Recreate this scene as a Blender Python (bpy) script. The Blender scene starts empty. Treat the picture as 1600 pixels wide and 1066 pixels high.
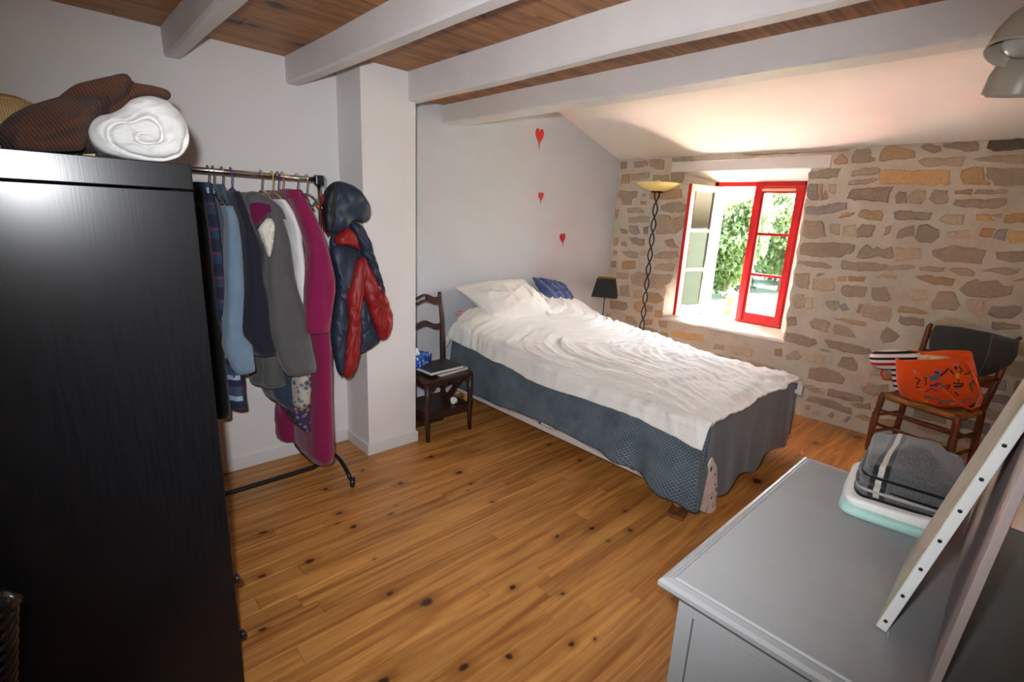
import bpy, bmesh, math, random
from mathutils import Vector, Matrix, Euler, noise as mnoise

# ------------------------------------------------------------------ camera, light, exposure
S = bpy.context.scene
COL = S.collection
FPX = 781.06
CAM_LOC = Vector((0.0, 0.0, 1.6))
CAM_ROT = Euler([math.radians(a) for a in (75.837, -2.694, -42.808)], 'XYZ')
cd = bpy.data.cameras.new('camera')
cam = bpy.data.objects.new('camera', cd)
COL.objects.link(cam)
cam.location = CAM_LOC
cam.rotation_euler = CAM_ROT
cd.sensor_fit = 'HORIZONTAL'
cd.sensor_width = 36.0
cd.lens = 36.0 * FPX / 1600.0
cd.clip_start = 0.01
cd.clip_end = 400
S.camera = cam

S.view_settings.view_transform = 'Standard'
S.view_settings.look = 'None'
S.view_settings.exposure = 0.53
S.view_settings.gamma = 1.0
S.view_settings.use_curve_mapping = False
S.cycles.use_denoising = True
S.cycles.max_bounces = 10
S.cycles.diffuse_bounces = 6
S.cycles.sample_clamp_indirect = 80.0
S.cycles.caustics_reflective = False
S.cycles.caustics_refractive = False

world = bpy.data.worlds.new('sky')
S.world = world
world.use_nodes = True
wn = world.node_tree.nodes
wl = world.node_tree.links
wn.clear()
wo = wn.new('ShaderNodeOutputWorld')
wb = wn.new('ShaderNodeBackground')
ws = wn.new('ShaderNodeTexSky')
ws.sky_type = 'NISHITA'
ws.sun_disc = False
ws.sun_elevation = math.radians(58)
ws.sun_rotation = math.radians(120)
ws.air_density = 1.3
ws.dust_density = 4.0
wb.inputs['Strength'].default_value = 3.6
wl.new(ws.outputs[0], wb.inputs[0])
wl.new(wb.outputs[0], wo.inputs[0])

def light(name, kind, loc, energy, color, **kw):
    d = bpy.data.lights.new(name, kind)
    d.energy = energy
    d.color = color
    for k, v in kw.items():
        setattr(d, k, v)
    o = bpy.data.objects.new(name, d)
    COL.objects.link(o)
    o.location = loc
    return o

# sun: high, from outside (+x) and from the -y side, so it catches the sill and left reveal
sun = light('sun', 'SUN', (8, 0, 8), 310.0, (1.0, 0.955, 0.91), angle=math.radians(0.6))
SUN_TO = Vector((-0.42, 0.40, -0.82)).normalized()
sun.rotation_euler = SUN_TO.to_track_quat('-Z', 'Y').to_euler()
# the camera's own flash, just above and left of the lens
flash = light('camera_flash', 'SPOT', (-0.035, 0.05, 1.69), 165.0, (0.95, 0.97, 1.0), spot_size=math.radians(112), spot_blend=1.0, shadow_soft_size=0.022)
flash.rotation_euler = (Vector((0.667, 0.7035, -0.20))).to_track_quat('-Z', 'Y').to_euler()

# ------------------------------------------------------------------ helpers
RM = CAM_ROT.to_matrix()
AX = {'x': 0, 'y': 1, 'z': 2}
def at(px, py, ax, val):
    """point where the ray of photo pixel (px, py) meets the plane ax = val"""
    d = RM @ Vector(((px - 800) / FPX, -(py - 533) / FPX, -1.0))
    i = AX[ax]
    t = (val - CAM_LOC[i]) / d[i]
    return CAM_LOC + d * t

rng = random.Random(7)
def nz(x, y=0.0, z=0.0):
    return mnoise.noise(Vector((x, y, z)))

class MB:
    def __init__(s):
        s.v, s.f = [], []
    def add(s, vs, fs):
        o = len(s.v)
        s.v += [tuple(p) for p in vs]
        s.f += [tuple(i + o for i in q) for q in fs]
        return s
    def box(s, a, b, M=None):
        x0, y0, z0 = a
        x1, y1, z1 = b
        vs = [Vector(p) for p in ((x0,y0,z0),(x1,y0,z0),(x1,y1,z0),(x0,y1,z0),(x0,y0,z1),(x1,y0,z1),(x1,y1,z1),(x0,y1,z1))]
        if M is not None:
            vs = [M @ p for p in vs]
        return s.add(vs, [(0,3,2,1),(4,5,6,7),(0,1,5,4),(1,2,6,5),(2,3,7,6),(3,0,4,7)])
    def tube(s, pts, r, n=8, closed=False):
        pts = [Vector(p) for p in pts]
        rs = r if isinstance(r, (list, tuple)) else [r] * len(pts)
        m = len(pts)
        vs = []
        up = None
        for i, p in enumerate(pts):
            if closed:
                t = pts[(i + 1) % m] - pts[i - 1]
            else:
                t = pts[min(i + 1, m - 1)] - pts[max(i - 1, 0)]
            if t.length < 1e-9:
                t = Vector((0, 0, 1))
            t.normalize()
            if up is None:
                up = Vector((0, 0, 1)) if abs(t.z) < 0.9 else Vector((1, 0, 0))
            u = up - t * up.dot(t)
            if u.length < 1e-6:
                u = t.orthogonal()
            u.normalize()
            up = u
            w = t.cross(u)
            for k in range(n):
                a = 2 * math.pi * k / n
                vs.append(p + (u * math.cos(a) + w * math.sin(a)) * rs[i])
        fs = []
        for i in range(m if closed else m - 1):
            for k in range(n):
                a, b = i * n + k, i * n + (k + 1) % n
                c, d = ((i + 1) % m) * n + (k + 1) % n, ((i + 1) % m) * n + k
                fs.append((a, b, c, d))
        if not closed:
            fs.append(tuple(range(n))[::-1])
            fs.append(tuple((m - 1) * n + k for k in range(n)))
        return s.add(vs, fs)
    def rings(s, rings, cap=True):
        n = len(rings[0])
        vs = [p for r in rings for p in r]
        fs = []
        for i in range(len(rings) - 1):
            for k in range(n):
                fs.append((i*n+k, i*n+(k+1) % n, (i+1)*n+(k+1) % n, (i+1)*n+k))
        if cap:
            fs.append(tuple(range(n))[::-1])
            fs.append(tuple((len(rings)-1)*n+k for k in range(n)))
        return s.add(vs, fs)
    def lathe(s, prof, n=24, M=None, cap=False):
        rings = []
        for r, z in prof:
            ring = [Vector((r*math.cos(2*math.pi*k/n), r*math.sin(2*math.pi*k/n), z)) for k in range(n)]
            rings.append([M @ p for p in ring] if M is not None else ring)
        return s.rings(rings, cap)
    def grid(s, nu, nv, fn, closed_u=False):
        vs = [fn(i / (nu - 1) if not closed_u else i / nu, j / (nv - 1)) for j in range(nv) for i in range(nu)]
        fs = []
        for j in range(nv - 1):
            for i in range(nu if closed_u else nu - 1):
                a = j*nu + i
                b = j*nu + (i+1) % nu
                fs.append((a, b, b + nu, a + nu))
        return s.add(vs, fs)
    def mesh(s, name, smooth=False):
        me = bpy.data.meshes.new(name)
        me.from_pydata(s.v, [], s.f)
        bm = bmesh.new()
        bm.from_mesh(me)
        bmesh.ops.recalc_face_normals(bm, faces=bm.faces)
        bm.to_mesh(me)
        bm.free()
        if smooth:
            me.polygons.foreach_set('use_smooth', [True] * len(me.polygons))
        me.update()
        return me
    def obj(s, name, m, parent=None, smooth=False, bevel=0, solid=0, sub=0, angle=None):
        me = s.mesh(name, smooth)
        o = bpy.data.objects.new(name, me)
        COL.objects.link(o)
        if m is not None:
            for mm in (m if isinstance(m, list) else [m]):
                me.materials.append(mm)
        if solid:
            md = o.modifiers.new('solid', 'SOLIDIFY')
            md.thickness = solid
            md.offset = 0
        if bevel:
            md = o.modifiers.new('bevel', 'BEVEL')
            md.width = bevel
            md.segments = 2
            md.limit_method = 'ANGLE'
        if sub:
            md = o.modifiers.new('sub', 'SUBSURF')
            md.levels = sub
            md.render_levels = sub
        if parent is not None:
            put(o, parent)
        return o

def put(o, parent):
    o.parent = parent
    o.matrix_parent_inverse = Matrix.LocRotScale(parent.location, parent.rotation_euler, Vector((1, 1, 1))).inverted()

def tag(o, label, cat, group=None, kind=None):
    o['label'] = label
    o['category'] = cat
    if group:
        o['group'] = group
    if kind:
        o['kind'] = kind
    return o
def thing(name, label, cat, loc=(0, 0, 0), group=None):
    o = bpy.data.objects.new(name, None)
    COL.objects.link(o)
    o.location = loc
    o.empty_display_size = 0.05
    return tag(o, label, cat, group)
def struct(o):
    o['kind'] = 'structure'
    return o

# ------------------------------------------------------------------ materials
def srgb(r, g, b):
    f = lambda c: (c / 255 / 12.92) if c / 255 <= 0.04045 else ((c / 255 + 0.055) / 1.055) ** 2.4
    return (f(r), f(g), f(b), 1.0)
class Nodes:
    def __init__(s, name):
        s.m = bpy.data.materials.new(name)
        s.m.use_nodes = True
        s.t = s.m.node_tree
        s.b = s.t.nodes['Principled BSDF']
    def n(s, kind, **kw):
        nd = s.t.nodes.new(kind)
        for k, v in kw.items():
            if k.startswith('_'):
                setattr(nd, k[1:], v)
            else:
                key = int(k[1:]) if k[0] == 'i' and k[1:].isdigit() else k.replace('__', ' ')
                nd.inputs[key].default_value = v
        return nd
    def l(s, a, b):
        s.t.links.new(a, b)
    def ramp(s, fac, stops, interp='LINEAR'):
        r = s.t.nodes.new('ShaderNodeValToRGB')
        r.color_ramp.interpolation = interp
        e = r.color_ramp.elements
        e[0].position, e[0].color = stops[0]
        e[1].position, e[1].color = stops[-1]
        for p, c in stops[1:-1]:
            q = e.new(p)
            q.color = c
        s.l(fac, r.inputs[0])
        return r.outputs[0]
    def mix(s, fac, a, b, mode='MIX'):
        mx = s.t.nodes.new('ShaderNodeMix')
        mx.data_type = 'RGBA'
        mx.blend_type = mode
        for inp, v in ((mx.inputs[0], fac), (mx.inputs[6], a), (mx.inputs[7], b)):
            if hasattr(v, 'is_linked') or isinstance(v, bpy.types.NodeSocket):
                s.l(v, inp)
            else:
                inp.default_value = v
        return mx.outputs[2]
    def math(s, op, a, b=None, c=None):
        nd = s.t.nodes.new('ShaderNodeMath')
        nd.operation = op
        for i, v in enumerate((a, b, c)):
            if v is None:
                continue
            if isinstance(v, bpy.types.NodeSocket):
                s.l(v, nd.inputs[i])
            else:
                nd.inputs[i].default_value = v
        return nd.outputs[0]
    def coord(s, which='pos', scale=(1, 1, 1), loc=(0, 0, 0), rot=(0, 0, 0)):
        if which == 'pos':
            src = s.n('ShaderNodeNewGeometry').outputs['Position']
        else:
            src = s.n('ShaderNodeTexCoord').outputs[which]
        mp = s.n('ShaderNodeMapping', Scale=scale, Location=loc, Rotation=rot)
        s.l(src, mp.inputs[0])
        return mp.outputs[0]
    def noise(s, co, scale, detail=4, rough=0.55, dist=0.0):
        nd = s.n('ShaderNodeTexNoise', Scale=scale, Detail=detail, Roughness=rough, Distortion=dist)
        s.l(co, nd.inputs['Vector'])
        return nd.outputs[0]
    def bump(s, h, strength=0.3, dist=0.01):
        b = s.n('ShaderNodeBump', Strength=strength, Distance=dist)
        s.l(h, b.inputs['Height'])
        s.l(b.outputs[0], s.b.inputs['Normal'])
    def color(s, c):
        if isinstance(c, bpy.types.NodeSocket):
            s.l(c, s.b.inputs['Base Color'])
        else:
            s.b.inputs['Base Color'].default_value = c
    def set(s, **kw):
        for k, v in kw.items():
            s.b.inputs[k.replace('__', ' ')].default_value = v
        return s

def scale_c(c, k):
    return (min(1, c[0]*k), min(1, c[1]*k), min(1, c[2]*k), 1)
def plain(name, c, rough=0.6, var=0.08, scale=8, bump=0.0, bscale=60, metal=0.0, spec=0.5, coat=0.0):
    q = Nodes(name)
    co = q.coord('pos')
    nn = q.noise(co, scale, 5)
    q.color(q.ramp(nn, [(0.3, scale_c(c, 1 - var)), (0.7, scale_c(c, 1 + var))]))
    q.set(Roughness=rough, Metallic=metal)
    q.b.inputs['Specular IOR Level'].default_value = spec
    q.b.inputs['Coat Weight'].default_value = coat
    if bump:
        q.bump(q.noise(co, bscale, 6), bump, 0.004)
    return q.m
def fabric(name, c, var=0.15, weave=700, bump=0.4, fold=14, rough=0.9, sheen=0.2):
    q = Nodes(name)
    co = q.coord('pos')
    a = q.noise(co, fold, 4)
    b = q.noise(co, weave, 2)
    cc = q.ramp(a, [(0.25, scale_c(c, 1 - var)), (0.75, scale_c(c, 1 + var))])
    cc = q.mix(0.35, cc, q.ramp(b, [(0.3, scale_c(c, 0.7)), (0.7, scale_c(c, 1.25))]))
    q.color(cc)
    q.set(Roughness=rough)
    q.b.inputs['Sheen Weight'].default_value = sheen
    q.b.inputs['Specular IOR Level'].default_value = 0.2
    q.bump(q.math('ADD', q.math('MULTIPLY', a, 1.0), q.math('MULTIPLY', b, 0.12)), bump, 0.01)
    return q.m

M = {}
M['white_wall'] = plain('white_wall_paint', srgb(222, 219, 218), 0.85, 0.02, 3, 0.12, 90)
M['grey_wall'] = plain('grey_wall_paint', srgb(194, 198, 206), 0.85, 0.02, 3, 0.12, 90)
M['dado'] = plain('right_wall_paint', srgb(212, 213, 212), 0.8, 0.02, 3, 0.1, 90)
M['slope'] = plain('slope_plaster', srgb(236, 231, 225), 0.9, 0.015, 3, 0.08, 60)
M['base_white'] = plain('baseboard_paint', srgb(214, 213, 212), 0.5, 0.02, 4)
M['beam'] = plain('beam_paint', srgb(214, 210, 210), 0.6, 0.035, 7, 0.25, 26)
M['black_wood'] = None
def black_wood():
    q = Nodes('black_brown_veneer')
    co = q.coord('pos', (90, 90, 2.5))
    nn = q.noise(co, 3, 6, 0.6)
    q.color(q.ramp(nn, [(0.3, (0.004, 0.004, 0.005, 1)), (0.75, (0.010, 0.010, 0.012, 1))]))
    q.set(Roughness=0.25)
    q.b.inputs['Specular IOR Level'].default_value = 0.45
    q.bump(nn, 0.05, 0.001)
    return q.m
M['black_wood'] = black_wood()

def wood(name, dark, light_, along='x', scale=1.0, rough=0.4, rnd=True, knots=None, spec=0.5):
    q = Nodes(name)
    sc = {'x': (.55, 9, 9), 'y': (9, .55, 9), 'z': (9, 9, .55)}[along]
    co = q.coord('pos', tuple(k * scale for k in sc))
    if rnd:
        oi = q.n('ShaderNodeObjectInfo')
        cb = q.n('ShaderNodeCombineXYZ')
        m37 = q.math('MULTIPLY', oi.outputs['Random'], 37.0)
        for i in range(3):
            q.l(m37, cb.inputs[i])
        ad = q.n('ShaderNodeVectorMath', _operation='ADD')
        q.l(co, ad.inputs[0])
        q.l(cb.outputs[0], ad.inputs[1])
        co = ad.outputs[0]
    a = q.noise(co, 1.0, 3, 0.5, 0.6)
    wv = q.math('PINGPONG', q.math('MULTIPLY', a, 5.0), 0.5)
    b = q.noise(co, 6.0, 5, 0.6)
    f = q.math('ADD', q.math('MULTIPLY', wv, 0.55), q.math('MULTIPLY', b, 0.6))
    cc = q.ramp(f, [(0.18, dark), (0.42, tuple(.45 * dark[i] + .55 * light_[i] for i in range(3)) + (1,)), (0.62, light_)])
    if rnd:
        cc = q.mix(1.0, cc, q.ramp(oi.outputs['Random'], [(0.0, (0.82, 0.79, 0.76, 1)), (0.5, (0.95, 0.94, 0.92, 1)), (1.0, (1.1, 1.1, 1.08, 1))]), 'MULTIPLY')
    if knots:
        geo = q.n('ShaderNodeNewGeometry').outputs['Position']
        warp = q.n('ShaderNodeTexNoise', Scale=25.0, Detail=2.0)
        q.l(geo, warp.inputs['Vector'])
        wsub = q.n('ShaderNodeVectorMath', _operation='SCALE')
        q.l(warp.outputs['Color'], wsub.inputs[0])
        wsub.inputs['Scale'].default_value = 0.022
        gp = q.n('ShaderNodeVectorMath', _operation='ADD')
        q.l(geo, gp.inputs[0])
        q.l(wsub.outputs[0], gp.inputs[1])
        acc = None
        for (kx, ky, r) in knots:
            sb = q.n('ShaderNodeVectorMath', _operation='SUBTRACT')
            q.l(gp.outputs[0], sb.inputs[0])
            sb.inputs[1].default_value = (kx + 0.011, ky + 0.011, 0.011)
            ml = q.n('ShaderNodeVectorMath', _operation='MULTIPLY')
            q.l(sb.outputs[0], ml.inputs[0])
            ml.inputs[1].default_value = (0.7 / r, 1.0 / r, 0)
            ln = q.n('ShaderNodeVectorMath', _operation='LENGTH')
            q.l(ml.outputs[0], ln.inputs[0])
            acc = ln.outputs['Value'] if acc is None else q.math('MINIMUM', acc, ln.outputs['Value'])
        halo = q.n('ShaderNodeMapRange', i1=0.8, i2=3.2, i3=0.55, i4=0.0)
        q.l(acc, halo.inputs[0])
        core = q.n('ShaderNodeMapRange', i1=0.55, i2=1.05, i3=0.92, i4=0.0)
        q.l(acc, core.inputs[0])
        cc = q.mix(halo.outputs[0], cc, scale_c(dark, 0.75))
        cc = q.mix(core.outputs[0], cc, (0.03, 0.011, 0.005, 1))
    q.color(cc)
    q.set(Roughness=rough)
    q.b.inputs['Specular IOR Level'].default_value = spec
    q.bump(f, 0.06, 0.003)
    return q.m

KN = [(720,160,10),(815,213,14),(618,250,13),(855,250,10),(845,273,5),(930,312,8),(365,270,9),(490,207,7),(602,325,5),(585,353,7),(155,415,13),(410,350,11),(405,385,6),(458,396,13),(310,512,17),(150,562,13),(583,623,13),(705,652,27),(830,872,22),(997,602,13),(1165,622,10),(1148,430,11),(1265,402,13),(1320,443,7),(1393,408,11),(1375,344,10),(1225,172,9),(1120,119,8),(150,745,12),(1275,775,6),(1195,793,13),(530,505,5),(560,918,20),(985,835,14),(800,103,5)]
FLOOR_KNOTS = []
for kx, ky, ks in KN:
    p = at(340 + kx / 2.162, 640 + ky / 2.162, 'z', 0)
    FLOOR_KNOTS.append((p.x, p.y, ks / 2.162 * (p - CAM_LOC).length / FPX * 0.66))
for fx, fy, ks in ((1183, 752, 12), (1275, 693, 8), (1339, 683, 9), (1183, 700, 7)):
    p = at(fx, fy, 'z', 0)
    FLOOR_KNOTS.append((p.x, p.y, ks * (p - CAM_LOC).length / FPX * 0.6))
M['floor'] = wood('pine_floor', srgb(146, 84, 32), srgb(204, 146, 78), 'x', 1.0, 0.36, True, FLOOR_KNOTS)
CEIL_KNOTS = []
for fx, fy, ks in ((432, 8, 11), (368, 34, 9), (470, 70, 7), (395, 40, 6), (725, 82, 7), (1085, 40, 9), (1150, 28, 8), (860, 115, 5), (1010, 68, 7), (755, 25, 6), (600, 45, 5)):
    p = at(fx, fy, 'z', 2.395)
    CEIL_KNOTS.append((p.x, p.y, ks * (p - CAM_LOC).length / FPX))
M['ceil_wood'] = wood('ceiling_boards', srgb(120, 74, 34), srgb(188, 130, 72), 'x', 1.0, 0.5, True, CEIL_KNOTS)
M['dark_chair'] = wood('dark_stained_wood', srgb(34, 18, 13), srgb(66, 38, 28), 'z', 2.0, 0.38, False)
M['red_chair'] = wood('red_brown_wood', srgb(84, 36, 16), srgb(136, 66, 32), 'z', 2.0, 0.35, False)
M['light_wood'] = wood('light_wood', srgb(176, 118, 72), srgb(206, 150, 100), 'z', 2.0, 0.5, False)
M['board_wood'] = wood('brown_board', srgb(92, 52, 28), srgb(132, 82, 48), 'x', 2.0, 0.5, False)
M['iron'] = plain('black_iron', (0.012, 0.011, 0.011, 1), 0.45, 0.1, 30)
M['black_plastic'] = plain('black_plastic', (0.01, 0.01, 0.01, 1), 0.35, 0.1, 30)
M['chrome'] = plain('chrome', (0.62, 0.58, 0.55, 1), 0.22, 0.02, 30, metal=1.0)
M['red_paint'] = plain('red_window_paint', srgb(206, 26, 30), 0.4, 0.06, 20)
M['white_paint'] = plain('white_window_paint', srgb(232, 226, 216), 0.45, 0.03, 20)
M['dresser'] = plain('grey_dresser_paint', srgb(146, 147, 148), 0.42, 0.02, 20, 0.05, 150)
M['mortar'] = None

def mortar():
    q = Nodes('lime_mortar')
    co = q.coord('pos')
    a = q.noise(co, 5, 6, 0.6)
    b = q.noise(co, 90, 5, 0.7)
    cc = q.ramp(a, [(0.3, srgb(188, 176, 161)), (0.7, srgb(216, 206, 192))])
    cc = q.mix(0.25, cc, q.ramp(b, [(0.3, srgb(140, 128, 112)), (0.7, srgb(222, 212, 196))]))
    q.color(cc)
    q.set(Roughness=0.95)
    q.bump(q.math('ADD', a, q.math('MULTIPLY', b, 0.3)), 0.6, 0.02)
    return q.m
M['mortar'] = mortar()
def stone(name, c, edge):
    q = Nodes(name)
    co = q.coord('pos')
    a = q.noise(co, 9, 6, 0.65, 0.5)
    b = q.noise(co, 60, 6, 0.7)
    oi = q.n('ShaderNodeObjectInfo')
    cc = q.ramp(a, [(0.3, scale_c(c, 0.8)), (0.56, c), (0.72, edge)])
    cc = q.mix(0.4, cc, q.ramp(b, [(0.25, scale_c(c, 0.6)), (0.75, scale_c(c, 1.35))]))
    cc = q.mix(1.0, cc, q.ramp(oi.outputs['Random'], [(0.0, (0.82, 0.8, 0.8, 1)), (1.0, (1.15, 1.12, 1.08, 1))]), 'MULTIPLY')
    q.color(cc)
    q.set(Roughness=0.92)
    q.bump(q.math('ADD', a, q.math('MULTIPLY', b, 0.5)), 0.7, 0.02)
    return q.m
TAN = srgb(196, 160, 118)
M['stone'] = [stone('brown_stone', srgb(176, 158, 138), srgb(194, 170, 144)), stone('ochre_stone', srgb(186, 156, 122), srgb(170, 144, 118)),
              stone('pale_stone', srgb(192, 174, 150), srgb(176, 152, 124)), stone('grey_stone', srgb(160, 149, 143), srgb(170, 152, 136)),
              stone('tan_stone', srgb(202, 164, 118), srgb(184, 140, 92)), stone('dark_stone', srgb(118, 104, 92), srgb(160, 134, 108))]

def glass():
    q = Nodes('window_glass')
    t = q.t
    tr = t.nodes.new('ShaderNodeBsdfTransparent')
    gl = t.nodes.new('ShaderNodeBsdfGlossy')
    gl.inputs['Roughness'].default_value = 0.02
    fr = t.nodes.new('ShaderNodeFresnel')
    fr.inputs[0].default_value = 1.5
    mx = t.nodes.new('ShaderNodeMixShader')
    tr.inputs[0].default_value = (0.93, 0.96, 0.95, 1)
    t.links.new(fr.outputs[0], mx.inputs[0])
    t.links.new(tr.outputs[0], mx.inputs[1])
    t.links.new(gl.outputs[0], mx.inputs[2])
    t.links.new(mx.outputs[0], t.nodes['Material Output'].inputs[0])
    return q.m
M['glass'] = glass()

# ------------------------------------------------------------------ room shell
XL, XR = -1.0, 4.745           # left wall, stone wall
YN, YR, YG = -0.15, 3.15, 3.45  # dresser wall, rack wall, grey wall
ZC = 2.395
PX0, PX1, PY = 1.432, 1.79, 2.84   # pillar

floor = struct(MB().box((XL - .1, YN - .1, -0.08), (XR + .05, YG + .1, -0.018)).obj('floor', M['board_wood']))
PW = 0.0885
plank_me = None
def plank_mesh(name, mat_, h, flip=False):
    c = 0.0016
    z0, z1 = (-h, 0)
    a = [(-.5, -.5), (.5, -.5), (.5, .5), (-.5, .5)]
    m = MB()
    vs = [(x, y * PW, z0) for x, y in a] + [(x, y * PW, z1 - c) for x, y in a] + \
         [(x * (1 - 0.002), y * (PW - 2*c), z1) for x, y in a]
    fs = [(3, 2, 1, 0)]
    for b in (0, 4):
        for k in range(4):
            fs.append((b+k, b+(k+1) % 4, b+4+(k+1) % 4, b+4+k))
    fs.append((8, 9, 10, 11))
    if flip:
        vs = [(x, y, -z) for x, y, z in vs]
    m.add(vs, fs)
    me = m.mesh(name)
    me.materials.append(mat_)
    return me
plank_me = plank_mesh('floor_plank', M['floor'], 0.018)
rp = random.Random(11)
nrow = int((YG - YN) / PW) + 1
y = 1.665 - 19 * PW
rows = []
while y > YN + PW / 2:
    y -= PW
while y < YG:
    rows.append(y)
    y += PW
n_pl = 0
for i, y in enumerate(rows):
    x = XL - rp.uniform(0, 1.2)
    if abs(y - 1.665) < .02 or abs(y - 1.29) < .03 or abs(y - 1.02) < .03:
        x = 1.515 - 2.6
        first = True
    while x < XR:
        L = rp.uniform(1.0, 2.1) if not (x < 1.5 < x + 2.7 and abs(x - (1.515 - 2.6)) < .01) else 2.6
        x0, x1 = max(x, XL), min(x + L, XR + .02)
        if x1 - x0 > 0.05:
            o = bpy.data.objects.new('floor_plank', plank_me)
            COL.objects.link(o)
            o.location = ((x0 + x1) / 2, y, 0)
            o.scale = (x1 - x0 - 0.0012, 1, 1)
            put(o, floor)
            n_pl += 1
        x += L

ceiling = struct(MB().box((XL - .1, YN - .1, ZC + .03), (2.6, YG + .1, ZC + .10)).obj('ceiling', M['board_wood']))
cplank = plank_mesh('ceiling_board', M['ceil_wood'], 0.02, True)
y = YN + PW / 2
CW = 1.28
while y < YG + .05:
    x = XL - rp.uniform(0, 1.0)
    while x < 2.5:
        L = rp.uniform(1.2, 2.4)
        x0, x1 = max(x, XL - .05), min(x + L, 2.5)
        if x1 - x0 > .05:
            o = bpy.data.objects.new('ceiling_board', cplank)
            COL.objects.link(o)
            o.location = ((x0 + x1) / 2, y, ZC)
            o.scale = (x1 - x0 - .001, CW, 1.5)
            put(o, ceiling)
        x += L
    y += PW * CW
# beams with slightly wavy hand-hewn faces
for i, (x0, x1, zb) in enumerate(((-0.60, -0.525, 2.262), (-0.08, -0.002, 2.262), (0.564, 0.640, 2.266), (1.139, 1.216, 2.255), (1.737, 1.815, 2.232), (2.424, 2.575, 2.258))):
    n = 34
    rings = []
    for k in range(n):
        yy = YN + (YG - YN) * k / (n - 1)
        w = 0.006
        j = [nz(yy * 1.7 + 10 * i, c * 5.3) * w for c in range(8)]
        ch = 0.010
        zt = ZC + .01
        rings.append([Vector(p) for p in ((x0 + j[0], yy, zt), (x0 + j[1], yy, zb + ch + j[2]), (x0 + ch + j[1], yy, zb + j[2]), (x1 - ch + j[3], yy, zb + j[4]), (x1 + j[3], yy, zb + ch + j[4]), (x1 + j[5], yy, zt))])
    MB().rings(rings).obj('beam', M['beam'], ceiling)

# sloped ceiling and its closing face above the last beam
SL = 0.31
ZS = 2.237
zsl = lambda x: ZS + SL * (XR - x)
sl = MB()
sl.add([(2.50, YN - .1, zsl(2.50)), (XR + .02, YN - .1, zsl(XR + .02)), (XR + .02, YG + .1, zsl(XR + .02)), (2.50, YG + .1, zsl(2.50)),
        (2.50, YN - .1, zsl(2.50) + .1), (XR + .02, YN - .1, zsl(XR + .02) + .1), (XR + .02, YG + .1, zsl(XR + .02) + .1), (2.50, YG + .1, zsl(2.50) + .1)],
       [(0, 1, 2, 3), (7, 6, 5, 4), (0, 4, 5, 1), (1, 5, 6, 2), (2, 6, 7, 3), (3, 7, 4, 0)])
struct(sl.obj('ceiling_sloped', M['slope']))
struct(MB().box((2.50, YN - .1, ZC - .02), (2.54, YG + .1, zsl(2.5) + .05)).obj('trim_1', M['slope']))

struct(MB().box((XL - .1, YR, -.02), (PX0 + .1, YR + .1, ZC + .05)).obj('wall_back', M['white_wall']))
struct(MB().box((PX0, PY, -.02), (PX1, YG + .05, ZC + .05)).obj('wall_pillar', M['white_wall']))
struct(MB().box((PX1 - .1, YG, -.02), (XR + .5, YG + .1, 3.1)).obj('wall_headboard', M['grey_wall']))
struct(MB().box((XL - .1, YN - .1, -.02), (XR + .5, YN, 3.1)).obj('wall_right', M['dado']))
struct(MB().box((XL - .1, YN - .1, -.02), (XL, YR + .1, 2.5)).obj('wall_left', M['white_wall']))

def baseboard(name, a, b):
    o = MB().box(a, b).obj(name, M['base_white'], bevel=0.003)
    return struct(o)
baseboard('baseboard_back', (XL, YR - .014, 0), (PX0, YR, .075))
baseboard('baseboard_pillar_side', (PX0 - .014, PY - .014, 0), (PX0, YR - .014, .075))
baseboard('baseboard_pillar_front', (PX0, PY - .014, 0), (PX1 + .014, PY, .075))
baseboard('baseboard_pillar_right', (PX1, PY, 0), (PX1 + .014, YG - .014, .075))
baseboard('baseboard_headboard', (PX1 + .014, YG - .014, 0), (XR, YG, .075))

# hearts on the grey wall
def heart(px, py, h, tilt, label):
    c = at(px, py, 'y', YG)
    pts = []
    for k in range(40):
        t = 2 * math.pi * k / 40
        hx = 16 * math.sin(t) ** 3 / 34
        hz = (13 * math.cos(t) - 5 * math.cos(2*t) - 2 * math.cos(3*t) - math.cos(4*t)) / 30
        if hz < -0.25:
            u = (-0.25 - hz)
            hz -= u * 0.9
            hx = hx * 0.55 + u * 0.12
        pts.append((hx * h * 0.62, hz * h * .8))
    ca, sa = math.cos(tilt), math.sin(tilt)
    m = MB()
    fr = [(c.x + ca*x - sa*z, YG - 0.0022, c.z + sa*x + ca*z) for x, z in pts]
    bk = [(x, YG - 0.0002, z) for x, _, z in fr]
    n = len(fr)
    m.add(fr + bk, [tuple(range(n))] + [(k, k + n, (k+1) % n + n, (k+1) % n) for k in range(n)])
    tag(m.obj('heart_sticker', M['heart']), label, 'sticker', 'heart stickers on the grey wall')
M['heart'] = plain('red_heart', srgb(196, 34, 30), 0.6, 0.05)
heart(843, 212, 0.19, 0.0, 'large red heart sticker, highest of three on the grey wall')
heart(845, 307, 0.12, 0.0, 'small red heart sticker, middle one of three on the grey wall')
heart(879, 372, 0.145, 0.12, 'red heart sticker, lowest of three on the grey wall')

# ------------------------------------------------------------------ stone wall with window opening
XO = 5.25
WY0, WY1, WZ0, WZ1 = 1.53, 2.69, 0.615, 2.085   # inner opening
FY0, FY1, FZ0, FZ1 = 1.60, 2.445, 0.665, 2.008  # frame opening
XF = 4.985
wall = MB()
zt = 2.36
def quad(a, b, c, d):
    wall.add([a, b, c, d], [(0, 1, 2, 3)])
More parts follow.
